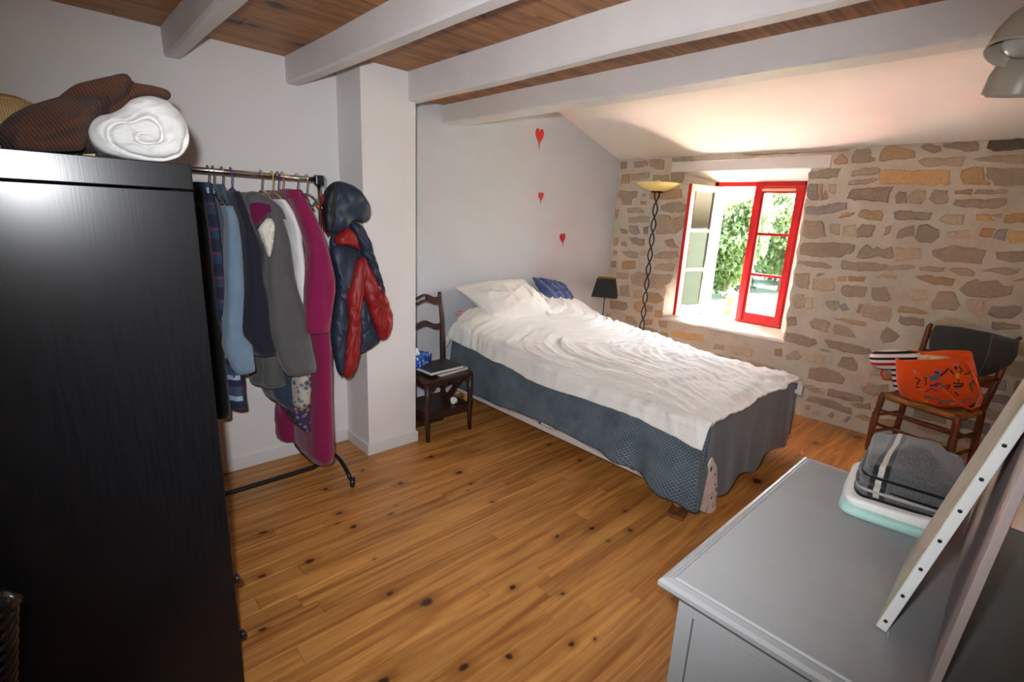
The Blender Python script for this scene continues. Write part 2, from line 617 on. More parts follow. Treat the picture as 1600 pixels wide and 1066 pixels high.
# front face strips, the right jamb edge is uneven
NJ = 26
def jag(k):
    z = WZ0 + (WZ1 - WZ0) * k / NJ
    e = WY0 - 0.035 * (1 - k / NJ) + 0.012 * nz(k * 0.9, 3.1) + 0.006 * math.sin(k * 1.9)
    return (e, z)
for k in range(NJ):
    (e0, z0), (e1, z1) = jag(k), jag(k + 1)
    quad((XR, YN, z0), (XR, e0, z0), (XR, e1, z1), (XR, YN, z1))
    f0, f1 = FZ0 + (FZ1 - FZ0) * k / NJ, FZ0 + (FZ1 - FZ0) * (k + 1) / NJ
    quad((XR, e0, z0), (XF, FY0 + .01, f0), (XF, FY0 + .01, f1), (XR, e1, z1))
def jagl(k):
    z = WZ0 + (WZ1 - WZ0) * k / NJ
    return (WY1 + 0.02 * (1 - k / NJ) + 0.012 * nz(k * 0.7, 8.1), z)
for k in range(NJ):
    (e0, z0), (e1, z1) = jagl(k), jagl(k + 1)
    quad((XR, e0, z0), (XR, YG + .1, z0), (XR, YG + .1, z1), (XR, e1, z1))
    f0, f1 = FZ0 + (FZ1 - FZ0) * k / NJ, FZ0 + (FZ1 - FZ0) * (k + 1) / NJ
    quad((XF, FY1, f0), (XR, e0, z0), (XR, e1, z1), (XF, FY1, f1))
quad((XR, YN, -.02), (XR, YG + .1, -.02), (XR, YG + .1, WZ0), (XR, YN, WZ0))
quad((XR, YN, WZ1), (XR, YG + .1, WZ1), (XR, YG + .1, zt), (XR, YN, zt))
# deep part and outer face
for a, b in (((XF, YN - .1, -.5), (XO, FY0, 3.0)), ((XF, FY1, -.5), (XO, YG + .1, 3.0)), ((XF, FY0, -.5), (XO, FY1, FZ0)), ((XF, FY0, FZ1), (XO, FY1, 3.0))):
    wall.box(a, b)
quad((XR, YN - .1, -.02), (XF, YN - .1, -.02), (XF, YN - .1, zt), (XR, YN - .1, zt))
wall_stone = struct(wall.obj('wall_stone', M['mortar']))
# lintel, its white underside and the plastered sill belong to the wall
MB().box((XR - .012, 1.385, 2.088), (XR + .06, 2.80, 2.185)).obj('lintel', M['base_white'], wall_stone, bevel=.006)
sof = MB()
sof.add([(XR - .006, WY0 - .012, 2.089), (XR - .006, WY1 + .02, 2.089), (XF + .01, FY1, 2.009), (XF + .01, FY0, 2.009), (XR - .006, WY0 - .012, 2.12), (XR - .006, WY1 + .02, 2.12), (XF + .01, FY1, 2.12), (XF + .01, FY0, 2.12)],
        [(0, 1, 2, 3), (7, 6, 5, 4), (0, 4, 5, 1), (1, 5, 6, 2), (2, 6, 7, 3), (3, 7, 4, 0)])
sof.obj('soffit', M['base_white'], wall_stone)
sill = MB()
sill.grid(14, 22, lambda u, v: Vector((XR - .015 + u * (XF - XR + .02), (WY0 - .05 + v * (WY1 + .07 - WY0)) * (1 - u) + (FY0 + v * (FY1 - FY0)) * u,
                                       WZ0 + .01 + u * .045 + 0.004 * nz(u * 5, v * 9) + (-.02 if u < .01 else 0))))
sill.obj('sill', plain('white_sill_plaster', srgb(236, 232, 226), .8, .03, 9, .3, 40), wall_stone, smooth=True, solid=.02)

# stones: outlines of the stones one can tell apart, in photo pixels of six crops
ST = {
 (940, 230, 6.6625): [
  (0,'200,155 260,150 265,220 205,235'),(0,'330,150 400,150 480,140 485,195 400,210 340,215'),(0,'495,135 610,120 655,135 650,235 560,225 500,190'),
  (0,'735,110 960,100 970,145 800,150 740,150'),(1,'210,285 292,275 292,380 205,385'),(0,'305,275 505,262 490,320 420,340 305,350'),
  (2,'535,290 700,290 715,370 540,370'),(0,'730,260 860,260 845,360 790,390 725,365'),(0,'190,450 380,460 370,520 320,540 310,600 215,600 205,540 165,520'),
  (0,'420,485 460,485 455,520 425,520'),(1,'500,480 740,440 830,430 830,530 700,545 500,540'),(1,'400,560 470,560 465,600 405,600'),
  (0,'620,610 680,580 830,575 880,600 880,670 700,680 620,660'),(0,'260,640 400,625 450,680 270,690'),(1,'145,640 185,645 165,745 145,745'),
  (0,'280,730 500,725 490,785 280,785'),(3,'285,815 375,815 400,900 340,915 285,880'),(3,'440,830 490,820 480,900 445,910'),
  (0,'570,715 700,705 730,750 860,715 850,830 770,900 560,905 570,800'),(1,'190,850 270,860 265,905 215,900'),(1,'120,940 180,940 170,1020 125,1030'),
  (0,'275,940 450,955 440,1030 330,1010'),(0,'650,970 740,950 760,1010 800,1050 680,1030'),(1,'205,990 260,990 260,1035 210,1030')],
 (940, 370, 6.6625): [
  (1,'120,140 165,145 160,185 120,190'),(0,'210,150 310,150 380,165 375,220 290,215 240,190'),(2,'400,150 470,150 470,200 400,200'),
  (0,'540,190 620,160 780,150 800,220 620,235 550,225'),(0,'100,250 155,250 155,325 100,320'),(1,'210,265 350,250 355,290 350,335 220,340'),
  (0,'530,320 600,280 760,285 745,360 560,350'),(0,'300,410 370,365 480,375 740,400 720,470 640,545 490,540 310,490'),(2,'150,375 285,375 275,440 160,440'),
  (0,'190,510 290,500 300,625 190,615'),(2,'330,550 430,550 425,640 330,640'),(1,'470,575 570,580 650,650 560,700 470,680'),
  (0,'85,655 260,680 275,740 240,770 90,750'),(1,'330,680 440,670 440,800 340,760'),(1,'460,700 540,730 530,780 450,780'),(1,'555,760 640,765 640,850 550,840'),
  (0,'240,810 330,830 380,920 260,890'),(0,'55,795 100,800 95,850 55,835'),(1,'440,860 540,860 520,920 440,915'),(0,'590,870 690,880 680,950 600,940'),
  (4,'730,975 1060,1020 1060,1090 900,1075 730,1030')],
 (1220, 210, 6.66): [
  (0,'-420,207 0,192 730,152 720,170 350,192 0,206 -400,218'),(1,'550,270 640,200 700,260 690,310 560,310'),
  (0,'735,235 790,150 940,150 940,230 990,250 980,275 850,300 735,300'),(1,'1040,180 1100,115 1200,115 1400,175 1400,245 1180,265 1020,280'),
  (0,'285,400 500,350 630,350 600,400 590,450 450,460 290,465'),(0,'750,375 960,340 1040,350 1020,405 880,430 730,440'),
  (0,'700,500 800,470 1020,460 990,490 880,525 700,530'),(3,'265,560 300,510 395,515 395,680 320,690 270,640'),(1,'412,515 440,510 430,690 410,690'),
  (0,'450,610 470,580 495,660 480,680 440,680'),(2,'500,520 575,515 560,630 500,600'),(0,'680,670 740,570 880,560 1180,540 1130,640 1120,715 900,690'),
  (0,'1190,640 1230,590 1310,600 1315,715 1200,725'),(3,'250,760 480,740 490,720 690,705 690,780 480,830 250,830'),(1,'590,870 640,835 770,810 760,835 700,860'),
  (1,'800,850 840,780 1040,790 1070,830 1050,905 900,890'),(0,'225,960 250,890 430,900 475,1062 300,1088 205,1052')],
 (1400, 200, 6.66): [
  (4,'-180,580 -170,440 0,430 160,450 330,430 450,430 570,440 575,585 300,600 120,590'),(0,'250,200 300,155 470,190 478,240 400,265 320,235'),
  (0,'487,200 500,130 840,115 870,170 860,235 720,250 600,215'),(5,'940,210 970,110 1100,95 1340,85 1340,220 1120,240 1010,245'),
  (0,'225,345 300,310 740,300 710,350 690,400 480,395 300,405'),(0,'800,325 900,305 1200,280 1340,285 1340,370 1050,360 860,345'),
  (4,'665,520 680,440 840,400 915,405 925,540 990,570 980,600 700,590'),(0,'935,410 1080,420 1200,410 1340,420 1340,600 1020,605 1005,550 945,530'),
  (4,'610,650 810,640 780,700 610,690'),(0,'805,690 845,640 1180,650 1150,685 980,695'),(0,'590,800 620,740 920,750 1160,735 1160,790 1060,835 700,830'),
  (0,'120,710 190,645 318,650 310,740 260,800 135,780'),(0,'335,740 400,640 545,650 540,780 410,800'),(0,'-30,880 40,855 380,880 350,955 200,960 -20,945'),
  (2,'440,960 520,890 720,900 700,1010 560,1010'),(4,'830,900 930,890 1050,965 830,960'),(0,'960,905 1110,890 1110,930 1080,945'),(4,'1130,905 1340,880 1340,990 1120,990')],
 (1220, 350, 6.66): [
  (2,'500,30 520,0 620,0 610,120 510,100'),(2,'640,20 780,5 780,130 650,130'),(0,'792,60 850,0 990,20 950,130 792,145'),(1,'1070,130 1090,30 1160,10 1130,100'),
  (0,'190,230 225,195 560,185 780,220 760,290 600,355 380,340 195,320'),(0,'780,350 830,260 890,210 960,265 1000,235 1060,265 1160,235 1175,350 1130,365 1020,335 920,360'),
  (0,'160,410 190,375 430,400 540,440 520,465 300,440'),(0,'620,440 640,375 720,395 1100,415 1110,460 1000,495 640,475'),
  (2,'140,510 300,510 290,690 155,640'),(2,'320,680 330,560 450,560 550,560 560,690 450,710'),(0,'360,540 400,510 460,515 400,550'),(1,'580,590 600,545 690,545 680,600'),
  (1,'702,545 880,550 865,605 710,595'),(1,'980,570 1050,525 1210,545 1200,575 1060,550'),(0,'620,690 640,640 900,650 880,760 700,765 640,740'),
  (0,'945,760 950,660 1100,650 1155,780 1100,810 960,790'),(0,'115,770 160,725 240,735 250,870 140,880'),(2,'258,760 340,770 330,890 260,890'),
  (2,'470,800 600,800 630,850 560,910 480,860'),(3,'610,855 670,820 715,890 640,910'),(1,'785,920 820,830 865,840 820,930'),
  (0,'832,920 882,830 960,850 1150,870 1160,960 1130,1025 860,970')],
 (1400, 350, 6.66): [
  (0,'0,130 40,60 150,20 195,10 195,130 0,155'),(0,'210,100 240,10 330,0 450,60 455,130 360,205 230,185 195,150'),(2,'530,80 760,60 780,140 680,165 540,140'),
  (4,'865,130 900,40 1040,50 995,140'),(3,'1003,145 1052,60 1180,50 1130,180'),(4,'1150,150 1185,60 1340,70 1340,190 1180,205'),(2,'-20,240 260,255 260,370 -10,390'),
  (0,'370,290 390,260 590,220 700,240 940,270 930,320 890,420 500,400 380,330'),(0,'1040,290 1340,280 1340,395 1180,400 1050,370'),(0,'-180,460 -170,430 190,430 200,465 100,480 -160,485'),
  (0,'240,450 350,435 515,450 500,490 390,500 250,485'),(0,'545,480 600,455 760,465 825,510 810,550 680,540'),(0,'875,490 1000,460 1300,460 1280,515 1150,540 1000,500'),
  (1,'1200,590 1340,555 1340,590 1230,600'),(1,'190,540 300,535 540,560 620,570 590,640 420,640 300,600'),
  (0,'650,680 740,600 850,570 880,600 1060,580 1110,640 1230,640 1200,740 1060,765 730,750'),(0,'360,830 410,780 440,700 600,700 640,800 675,850 610,910 380,890'),
  (2,'720,820 760,780 920,800 930,960 850,970 740,890'),(3,'945,940 1000,850 1310,860 1310,910 1200,990 1060,985'),(1,'10,900 40,855 200,870 350,930 250,945 10,920'),
  (0,'20,1010 40,955 290,985 290,1066 60,1050'),(2,'370,1030 520,960 640,980 860,1060 380,1066'),(0,'990,1060 1000,1015 1300,1050 1300,1090 1000,1100'),(2,'110,740 190,670 320,680 330,790 150,800')],
 (1210, 490, 5.33): [
  (0,'100,80 115,20 180,25 185,100 105,110'),(0,'290,70 330,35 460,70 450,160 380,140 310,120'),(1,'475,30 600,45 770,75 760,110 650,95 520,55'),
  (0,'485,130 500,90 600,105 650,150 690,210 600,190 500,170'),(0,'880,200 900,140 940,110 1020,160 1050,190 1000,235 900,250'),(0,'80,220 90,155 200,175 340,210 360,250 290,285 180,250'),
  (0,'410,215 560,235 800,290 820,330 700,340 460,290'),(3,'370,290 440,300 480,325 400,315'),(1,'0,290 60,290 65,360 0,350'),(0,'85,355 190,300 228,360 200,390 100,385'),
  (2,'238,320 440,345 440,390 380,420 245,390'),(0,'525,440 560,360 650,360 695,420 690,480 620,470'),(0,'270,540 290,450 400,445 540,490 590,540 570,590 400,570'),
  (0,'240,610 260,585 380,610 385,665 330,660'),(2,'392,620 425,625 420,680 392,670'),(0,'435,680 450,625 640,665 745,700 740,740 560,715'),
  (0,'250,720 290,685 420,705 640,790 650,840 560,820 420,770'),(1,'620,750 800,745 810,800 700,790'),(0,'720,610 780,570 860,600 950,590 950,650 830,690 730,650'),
  (2,'790,490 870,460 900,520 800,515'),(0,'255,760 300,760 298,800 260,800'),(2,'302,805 390,797 380,845 300,840'),(0,'440,850 480,815 500,840 480,875'),
  (3,'570,890 630,850 640,870 600,910'),(1,'670,855 750,840 800,870 800,900 740,890'),(1,'850,880 1020,890 1030,960 900,950')],
}
rs = random.Random(5)
boxes = []
def add_stone(poly, ci):
    """poly: list of (y, z) on the wall plane"""
    n = len(poly)
    out = []
    for k in range(n):
        a, b = Vector(poly[k]), Vector(poly[(k + 1) % n])
        out.append(a)
        L = (b - a).length
        nn = max(1, min(5, int(L / .035)))
        d = Vector((-(b - a).y, (b - a).x)) / max(L, 1e-6)
        for q in range(1, nn + 1):
            out.append(a + (b - a) * q / (nn + 1) + d * rs.uniform(-.075, .06) * min(L, .12))
    c = sum(out, Vector((0, 0))) / len(out)
    pr = rs.uniform(.006, .012)
    r0 = [Vector((XR + .01, p.x, p.y)) for p in out]
    r1 = [Vector((XR - pr * .55, c.x + (p.x - c.x) * .985, c.y + (p.y - c.y) * .985)) for p in out]
    r2 = []
    for p in out:
        d = (p - c)
        s_ = max(.55, 1 - .011 / max(d.length, .012))
        q = c + d * s_
        r2.append(Vector((XR - pr - rs.uniform(-.002, .003), q.x, q.y)))
    m = MB()
    N = len(out)
    m.add(r0 + r1 + r2 + [Vector((XR - pr - rs.uniform(0, .004), c.x, c.y))],
          [(k, (k+1) % N, N + (k+1) % N, N + k) for k in range(N)] + [(N + k, N + (k+1) % N, 2*N + (k+1) % N, 2*N + k) for k in range(N)] +
          [(2*N + k, 2*N + (k+1) % N, 3*N) for k in range(N)])
    m.obj('stone', M['stone'][ci], wall_stone)
    ys = [p.x for p in out]
    zs = [p.y for p in out]
    boxes.append((min(ys), min(zs), max(ys), max(zs)))
for (ox, oy, sc), lst in ST.items():
    for ci, txt in lst:
        poly = []
        for t in txt.split():
            a, b = t.split(',')
            p = at(ox + float(a) / sc, oy + float(b) / sc, 'x', XR)
            poly.append((min(max(p.y, YN + .01), YG - .01), min(p.z, ZS - .006)))
        add_stone(poly, ci)
# the same rubble goes on where bed and chair hide the wall
def fill(y0, y1, z0, z1):
    z = z0
    while z < z1:
        h = rs.uniform(.05, .11)
        yy = y0 + rs.uniform(0, .08)
        while yy < y1:
            w = rs.uniform(.10, .32)
            if yy + w < y1 + .05 and z + h < z1 + .03:
                b = (yy, z, yy + w, z + h)
                if not any(b[0] < q[2] + .012 and b[2] > q[0] - .012 and b[1] < q[3] + .012 and b[3] > q[1] - .012 for q in boxes):
                    j = lambda k: rs.uniform(-k, k)
                    add_stone([(b[0] + j(.01), b[1] + j(.01)), ((b[0] + b[2]) / 2, b[1] + j(.012)), (b[2] + j(.01), b[1] + j(.01)), (b[2] + j(.01), b[3] + j(.01)), ((b[0] + b[2]) / 2, b[3] + j(.012)), (b[0] + j(.01), b[3] + j(.01))], rs.choice((0, 0, 0, 1, 2, 3)))
            yy += w + rs.uniform(.02, .06)
        z += h + rs.uniform(.025, .05)
fill(1.15, 3.42, .04, .56)
fill(YN + .02, .75, .03, .95)
fill(YN + .02, .25, .95, 2.2)

# ------------------------------------------------------------------ window
win = thing('window_1', 'red wooden casement window with one leaf open, in the stone wall', 'window', (XF, 2.02, FZ0))
struct(win)
XW = 5.0
fw = MB()
fw.box((XW, FY0, FZ0), (XW + .06, FY0 + .035, FZ1))
fw.box((XW, FY1 - .035, FZ0), (XW + .06, FY1, FZ1))
fw.box((XW, FY0, FZ1 - .04), (XW + .06, FY1, FZ1))
fw.box((XW, FY0, FZ0), (XW + .06, FY1, FZ0 + .03))
fw.obj('window_frame', M['red_paint'], win, bevel=.004)
def leaf(name, w, h, mfront, mback, parent, Mx, peach=False):
    """leaf in local coords: hinge at y=0, leaf along +y, faces +-x; three panes"""
    lf = bpy.data.objects.new(name, None)
    COL.objects.link(lf)
    put(lf, parent)
    st, t = .055, .034
    def piece(nm, a, b, m):
        mm = MB().box(a, b, Mx)
        return mm.obj(nm, m, lf, bevel=.003)
    zr = [0.0, .085]
    ph = (h - .085 - .06 - 2 * .026) / 3
    piece('stile', (-t/2, 0, 0), (t/2, st, h), mfront)
    piece('stile', (-t/2, w - st, 0), (t/2, w, h), mfront)
    piece('bottom_rail', (-t/2, st, 0), (t/2, w - st, .085), mfront)
    piece('top_rail', (-t/2, st, h - .06), (t/2, w - st, h), mfront)
    z = .085
    for k in range(3):
        MB().box((-.002, st - .006, z - .004), (.002, w - st + .006, z + ph + .004), Mx).obj('pane', M['glass'], lf)
        z += ph
        if k < 2:
            piece('glazing_bar', (-t/2 + .004, st, z), (t/2 - .004, w - st, z + .026), mfront)
            z += .026
    return lf
HL = FZ1 - FZ0 - .075
yr0 = FY0 + .035
wR = 2.02 - yr0
LR = Matrix.Translation((XW + .012, yr0, FZ0 + .033))
leafR = leaf('casement', wR, HL, M['red_paint'], M['red_paint'], win, LR)
MB().box((XW - .012, yr0 + .06, FZ1 - .085), (XW - .002, 2.02 - .02, FZ1 - .062)).obj('label_strip', plain('peach_strip', srgb(240, 200, 170), .5), leafR)
MB().box((XW - .022, 1.985, FZ0 + .033), (XW + .012, 2.045, FZ1 - .02)).obj('cover_strip', M['red_paint'], leafR, bevel=.004)
for zz in (FZ0 + .18, FZ1 - .2):
    MB().tube([(XW - .008, yr0 - .004, zz - .035), (XW - .008, yr0 - .004, zz + .035)], .008, 8).obj('hinge', M['red_paint'], leafR, smooth=True)
# open leaf, hinged at the far jamb and swung into the room: its outer white face shows
hy = FY1 - .035
th = math.atan2(2.497 - hy, 4.615 - XW)
LL = Matrix.Translation((XW - .005, hy, FZ0 + .033)) @ Matrix.Rotation(th - math.pi / 2, 4, 'Z')
leafL = leaf('casement', wR + .01, HL, M['white_paint'], M['red_paint'], win, LL)
redback = MB()
redback.box((.0175, 0.001, .0), (.020, .055, HL), LL)
redback.box((.0175, wR - .045, .0), (.020, wR + .0135, HL), LL)
redback.box((-.017, wR + .0105, .0), (.0175, wR + .0135, HL), LL)
redback.obj('red_inner_face', M['red_paint'], leafL)
MB().tube([(XW - .03, hy - .02, FZ0 + .012), (XW - .12, hy - .04, FZ0 - .012)], .006, 6).obj('stay_hook', M['red_paint'], win, smooth=True)

# ------------------------------------------------------------------ outside
ground = MB().grid(30, 30, lambda u, v: Vector((5.3 + u * 120, -60 + v * 160, -.35 - .25 * math.exp(-u * 30) + 0.25 * nz(u * 12, v * 12) + u * u * 9)))
M['lawn'] = plain('lawn', srgb(52, 64, 32), .95, .25, 3, .8, 30)
tag(struct(ground.obj('ground_outside', M['lawn'], smooth=True)), 'sunlit green lawn outside the window', 'lawn')
hill = MB().grid(40, 8, lambda u, v: Vector((70 + v * 30, -40 + u * 150, -1 + v * 1.0 * (9 + 5 * nz(u * 5, 2)))))
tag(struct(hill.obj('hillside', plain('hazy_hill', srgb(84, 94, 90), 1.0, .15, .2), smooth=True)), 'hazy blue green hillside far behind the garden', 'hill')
def leafmat(name, c):
    q = Nodes(name)
    co = q.coord('pos')
    q.color(q.ramp(q.noise(co, 1.3, 4), [(0.3, scale_c(c, .65)), (0.7, scale_c(c, 1.3))]))
    q.set(Roughness=.55)
    q.b.inputs['Transmission Weight'].default_value = 0.0
    t = q.t
    tl = t.nodes.new('ShaderNodeBsdfTranslucent')
    tl.inputs[0].default_value = scale_c(c, 1.5)
    mx = t.nodes.new('ShaderNodeMixShader')
    mx.inputs[0].default_value = .45
    t.links.new(q.b.outputs[0], mx.inputs[1])
    t.links.new(tl.outputs[0], mx.inputs[2])
    t.links.new(mx.outputs[0], t.nodes['Material Output'].inputs[0])
    return q.m
M['leaf_a'] = leafmat('fresh_leaves', srgb(84, 98, 56))
M['leaf_b'] = leafmat('dark_leaves', srgb(60, 74, 58))
M['leaf_c'] = leafmat('yellow_green_leaves', srgb(98, 108, 70))
M['bark'] = plain('bark', srgb(96, 82, 68), .95, .2, 12, .6, 30)
def tree(name, label, cat, base, trunk_h, blobs, n, size, mat_, seed, group=None):
    r = random.Random(seed)
    base = Vector(base)
    t = thing(name, label, cat, base, group)
    m = MB()
    top = base + Vector((0, 0, trunk_h))
    m.tube([base - Vector((0, 0, .3)), base + Vector((.05, .03, trunk_h * .5)), top], [.035 * trunk_h + .03, .03 * trunk_h + .02, .02 * trunk_h + .01], 8)
    for (c, rad) in blobs:
        m.tube([base + Vector((0, 0, trunk_h * .6)), base + Vector(c)], [.02 * trunk_h + .01, .008], 6)
    m.obj('trunk', M['bark'], t, smooth=True)
    f = MB()
    tot = sum(rad[0] * rad[1] * rad[2] for _, rad in blobs)
    for (c, rad) in blobs:
        k = int(n * rad[0] * rad[1] * rad[2] / tot)
        for _ in range(k):
            d = Vector((r.gauss(0, 1), r.gauss(0, 1), r.gauss(0, 1))).normalized() * (r.random() ** .4)
            d *= 1 + .3 * nz(d.x * 2.2 + seed, d.y * 2.2, d.z * 2.2)
            p = base + Vector((c[0] + d.x * rad[0], c[1] + d.y * rad[1], c[2] + d.z * rad[2]))
            e = Euler((r.uniform(0, 6.3), r.uniform(0, 6.3), r.uniform(0, 6.3))).to_matrix()
            s = size * r.uniform(.6, 1.3)
            f.add([p + e @ Vector((-s, 0, 0)), p + e @ Vector((0, -s * .55, 0)), p + e @ Vector((s, 0, s * .2)), p + e @ Vector((0, s * .55, 0))], [(0, 1, 2, 3)])
    o = f.obj('foliage', mat_, t)
    o['kind'] = 'stuff'
    return t
tree('garden_tree', 'leafy green garden tree seen through the open half of the window', 'tree', (13.2, 5.7, -.5), 1.4,
     [((0, 0, 1.9), (1.1, .75, .9)), ((.2, .3, 1.1), (.9, .7, .7)), ((-.2, -.35, 2.5), (.6, .45, .5)), ((0, .6, 2.1), (.6, .5, .6))], 9000, .075, M['leaf_a'], 3)
tree('garden_tree', 'pale green tree behind the panes of the closed red leaf', 'tree', (16.5, 5.55, -.4), 1.9,
     [((0, 0, 2.2), (1.2, .85, .9)), ((.1, .4, 1.3), (1.0, .6, .8)), ((.1, -.55, 1.4), (.9, .5, .7)), ((0, .2, 3.0), (.7, .5, .45))], 8000, .085, M['leaf_c'], 4)
tree('garden_shrub', 'dark green shrub low under the garden tree', 'shrub', (15.1, 7.5, -.45), .5,
     [((0, 0, .55), (.9, .9, .55)), ((.1, -.9, .45), (.7, .7, .45))], 4500, .07, M['leaf_b'], 5)
tree('garden_shrub', 'blue green shrub beyond the lowest pane of the red leaf', 'shrub', (19, 6.6, -.3), .6,
     [((0, 0, .9), (1.2, 1.1, .8)), ((0, -1.3, .8), (1.0, 1.0, .7))], 4500, .09, M['leaf_b'], 6)
tree('hedge', 'long dark hedge at the far end of the garden', 'hedge', (26, 9, -.2), .8,
     [((0, dy, .95 + .35 * nz(dy, 4)), (1.3, 1.6, 1.15)) for dy in (-4.5, -2.7, -.9, .9, 2.7, 4.4)], 9000, .13, M['leaf_b'], 8)
tree('flowering_plant', 'pale flowering plant standing up just outside the window sill', 'plant', (6.35, 2.69, -.44), .7,
     [((0, 0, 1.10), (.10, .07, .17)), ((.03, .05, .82), (.14, .10, .16)), ((-.02, -.04, .5), (.18, .14, .2))], 1300, .03, M['leaf_a'], 9)
# roof overhang outside above the window shades the room from the high sun
eave = MB()
ez = lambda x: zsl(x) + .02
eave.add([(XR, YN - .4, ez(XR) + .10), (XO + .16, YN - .4, ez(XO + .16) + .10), (XO + .16, YG + .4, ez(XO + .16) + .10), (XR, YG + .4, ez(XR) + .10),
          (XR, YN - .4, ez(XR) + .22), (XO + .16, YN - .4, ez(XO + .16) + .22), (XO + .16, YG + .4, ez(XO + .16) + .22), (XR, YG + .4, ez(XR) + .22)],
         [(0, 1, 2, 3), (7, 6, 5, 4), (0, 4, 5, 1), (1, 5, 6, 2), (2, 6, 7, 3), (3, 7, 4, 0)])
struct(eave.obj('trim_2', M['board_wood']))

# ------------------------------------------------------------------ soft shape helpers
def lerp(a, b, t):
    return a + (b - a) * t
def smooth_rows(rows, n):
    """rows: sorted list of tuples (key, v1, v2, ...): Catmull-Rom resample to n rows"""
    out = []
    k0, k1 = rows[0][0], rows[-1][0]
    for i in range(n):
        k = k0 + (k1 - k0) * i / (n - 1)
        j = 0
        while j < len(rows) - 2 and k > rows[j + 1][0]:
            j += 1
        p0, p1, p2, p3 = rows[max(j-1, 0)], rows[j], rows[j+1], rows[min(j+2, len(rows)-1)]
        t = (k - p1[0]) / (p2[0] - p1[0])
        t = min(max(t, 0), 1)
        vals = []
        for c in range(1, len(p1)):
            m1 = (p2[c] - p0[c]) / max(p2[0] - p0[0], 1e-6) * (p2[0] - p1[0])
            m2 = (p3[c] - p1[c]) / max(p3[0] - p1[0], 1e-6) * (p2[0] - p1[0])
            h = (2*t**3 - 3*t**2 + 1) * p1[c] + (t**3 - 2*t**2 + t) * m1 + (-2*t**3 + 3*t**2) * p2[c] + (t**3 - t**2) * m2
            vals.append(h)
        out.append((k, *vals))
    return out
def resample(poly, n):
    P = [Vector(p) for p in poly]
    L = [(P[(i+1) % len(P)] - P[i]).length for i in range(len(P))]
    tot = sum(L)
    out, i, acc = [], 0, 0.0
    for k in range(n):
        d = tot * k / n
        while i < len(P) - 1 and acc + L[i] < d:
            acc += L[i]
            i += 1
        out.append(P[i].lerp(P[(i+1) % len(P)], (d - acc) / max(L[i], 1e-9)))
    for _ in range(1):
        out = [(out[k-1] + out[k] * 2 + out[(k+1) % n]) / 4 for k in range(n)]
    return out
def puff(poly, front, back, n=44, k=7, wr=0.0, freq=14.0, seed=0, quilt=None):
    """soft cushion-like solid from a closed outline (world points); front / back are the
    bulge vectors of the two faces. Returns MB."""
    O = resample(poly, n)
    c = sum(O, Vector()) / n
    F, B = Vector(front), Vector(back)
    rings = []
    for i in range(-k, k + 1):
        a = math.pi / 2 * i / (k + .35)
        s_, d_ = math.cos(a), math.sin(a)
        s_ = s_ ** .55
        ring = []
        for p in O:
            q = c + (p - c) * s_
            bul = F * d_ if d_ > 0 else B * -d_
            if wr and d_ != 0:
                w = wr * nz(q.x * freq + seed, q.y * freq, q.z * freq)
                bul = bul * (1 + w)
            if quilt:
                bul = bul * (1 - .38 * max(0, math.cos(2 * math.pi * (q.z + .02 * nz(q.x * 9, q.z * 3)) / quilt)) ** 5)
            ring.append(q + bul)
        rings.append(ring)
    return MB().rings(rings)
def slab(cx, cy, z0, sx, sy, h, rot, r=.02, wr=.004, seed=0, n=40, layers=6, topbulge=0.0):
    """rounded soft slab (folded cloth, cushion, book block)"""
    ca, sa = math.cos(rot), math.sin(rot)
    def P(x, y, z):
        return Vector((cx + ca*x - sa*y, cy + sa*x + ca*y, z))
    rings = []
    prof = [(-.9, 0), (-.25, 0), (0, .25), (0, .5), (0, .78), (-.25, 1), (-.9, 1.0)]
    for off, hz in prof:
        ring = []
        for k in range(n):
            a = 2 * math.pi * k / n
            ex = .28
            x = math.copysign(abs(math.cos(a)) ** ex, math.cos(a)) * (sx / 2 + off * r)
            y = math.copysign(abs(math.sin(a)) ** ex, math.sin(a)) * (sy / 2 + off * r)
            w = 1 + wr * 6 * nz(x * 7 + seed, y * 7, hz * 2)
            ring.append(P(x * w, y * w, z0 + hz * h + (wr * nz(x * 12, y * 12 + seed, 1) if hz > .5 else 0)))
        rings.append(ring)
    for s_ in (.6, .25):
        ring = []
        for p in rings[-1] if False else rings[6]:
            c = Vector((cx, cy, p.z))
            q = c + (p - c) * s_
            q.z = z0 + h + topbulge * (1 - s_ ** 2) + wr * nz(q.x * 12, q.y * 12, seed)
            ring.append(q)
        rings.append(ring)
    return MB().rings(rings)
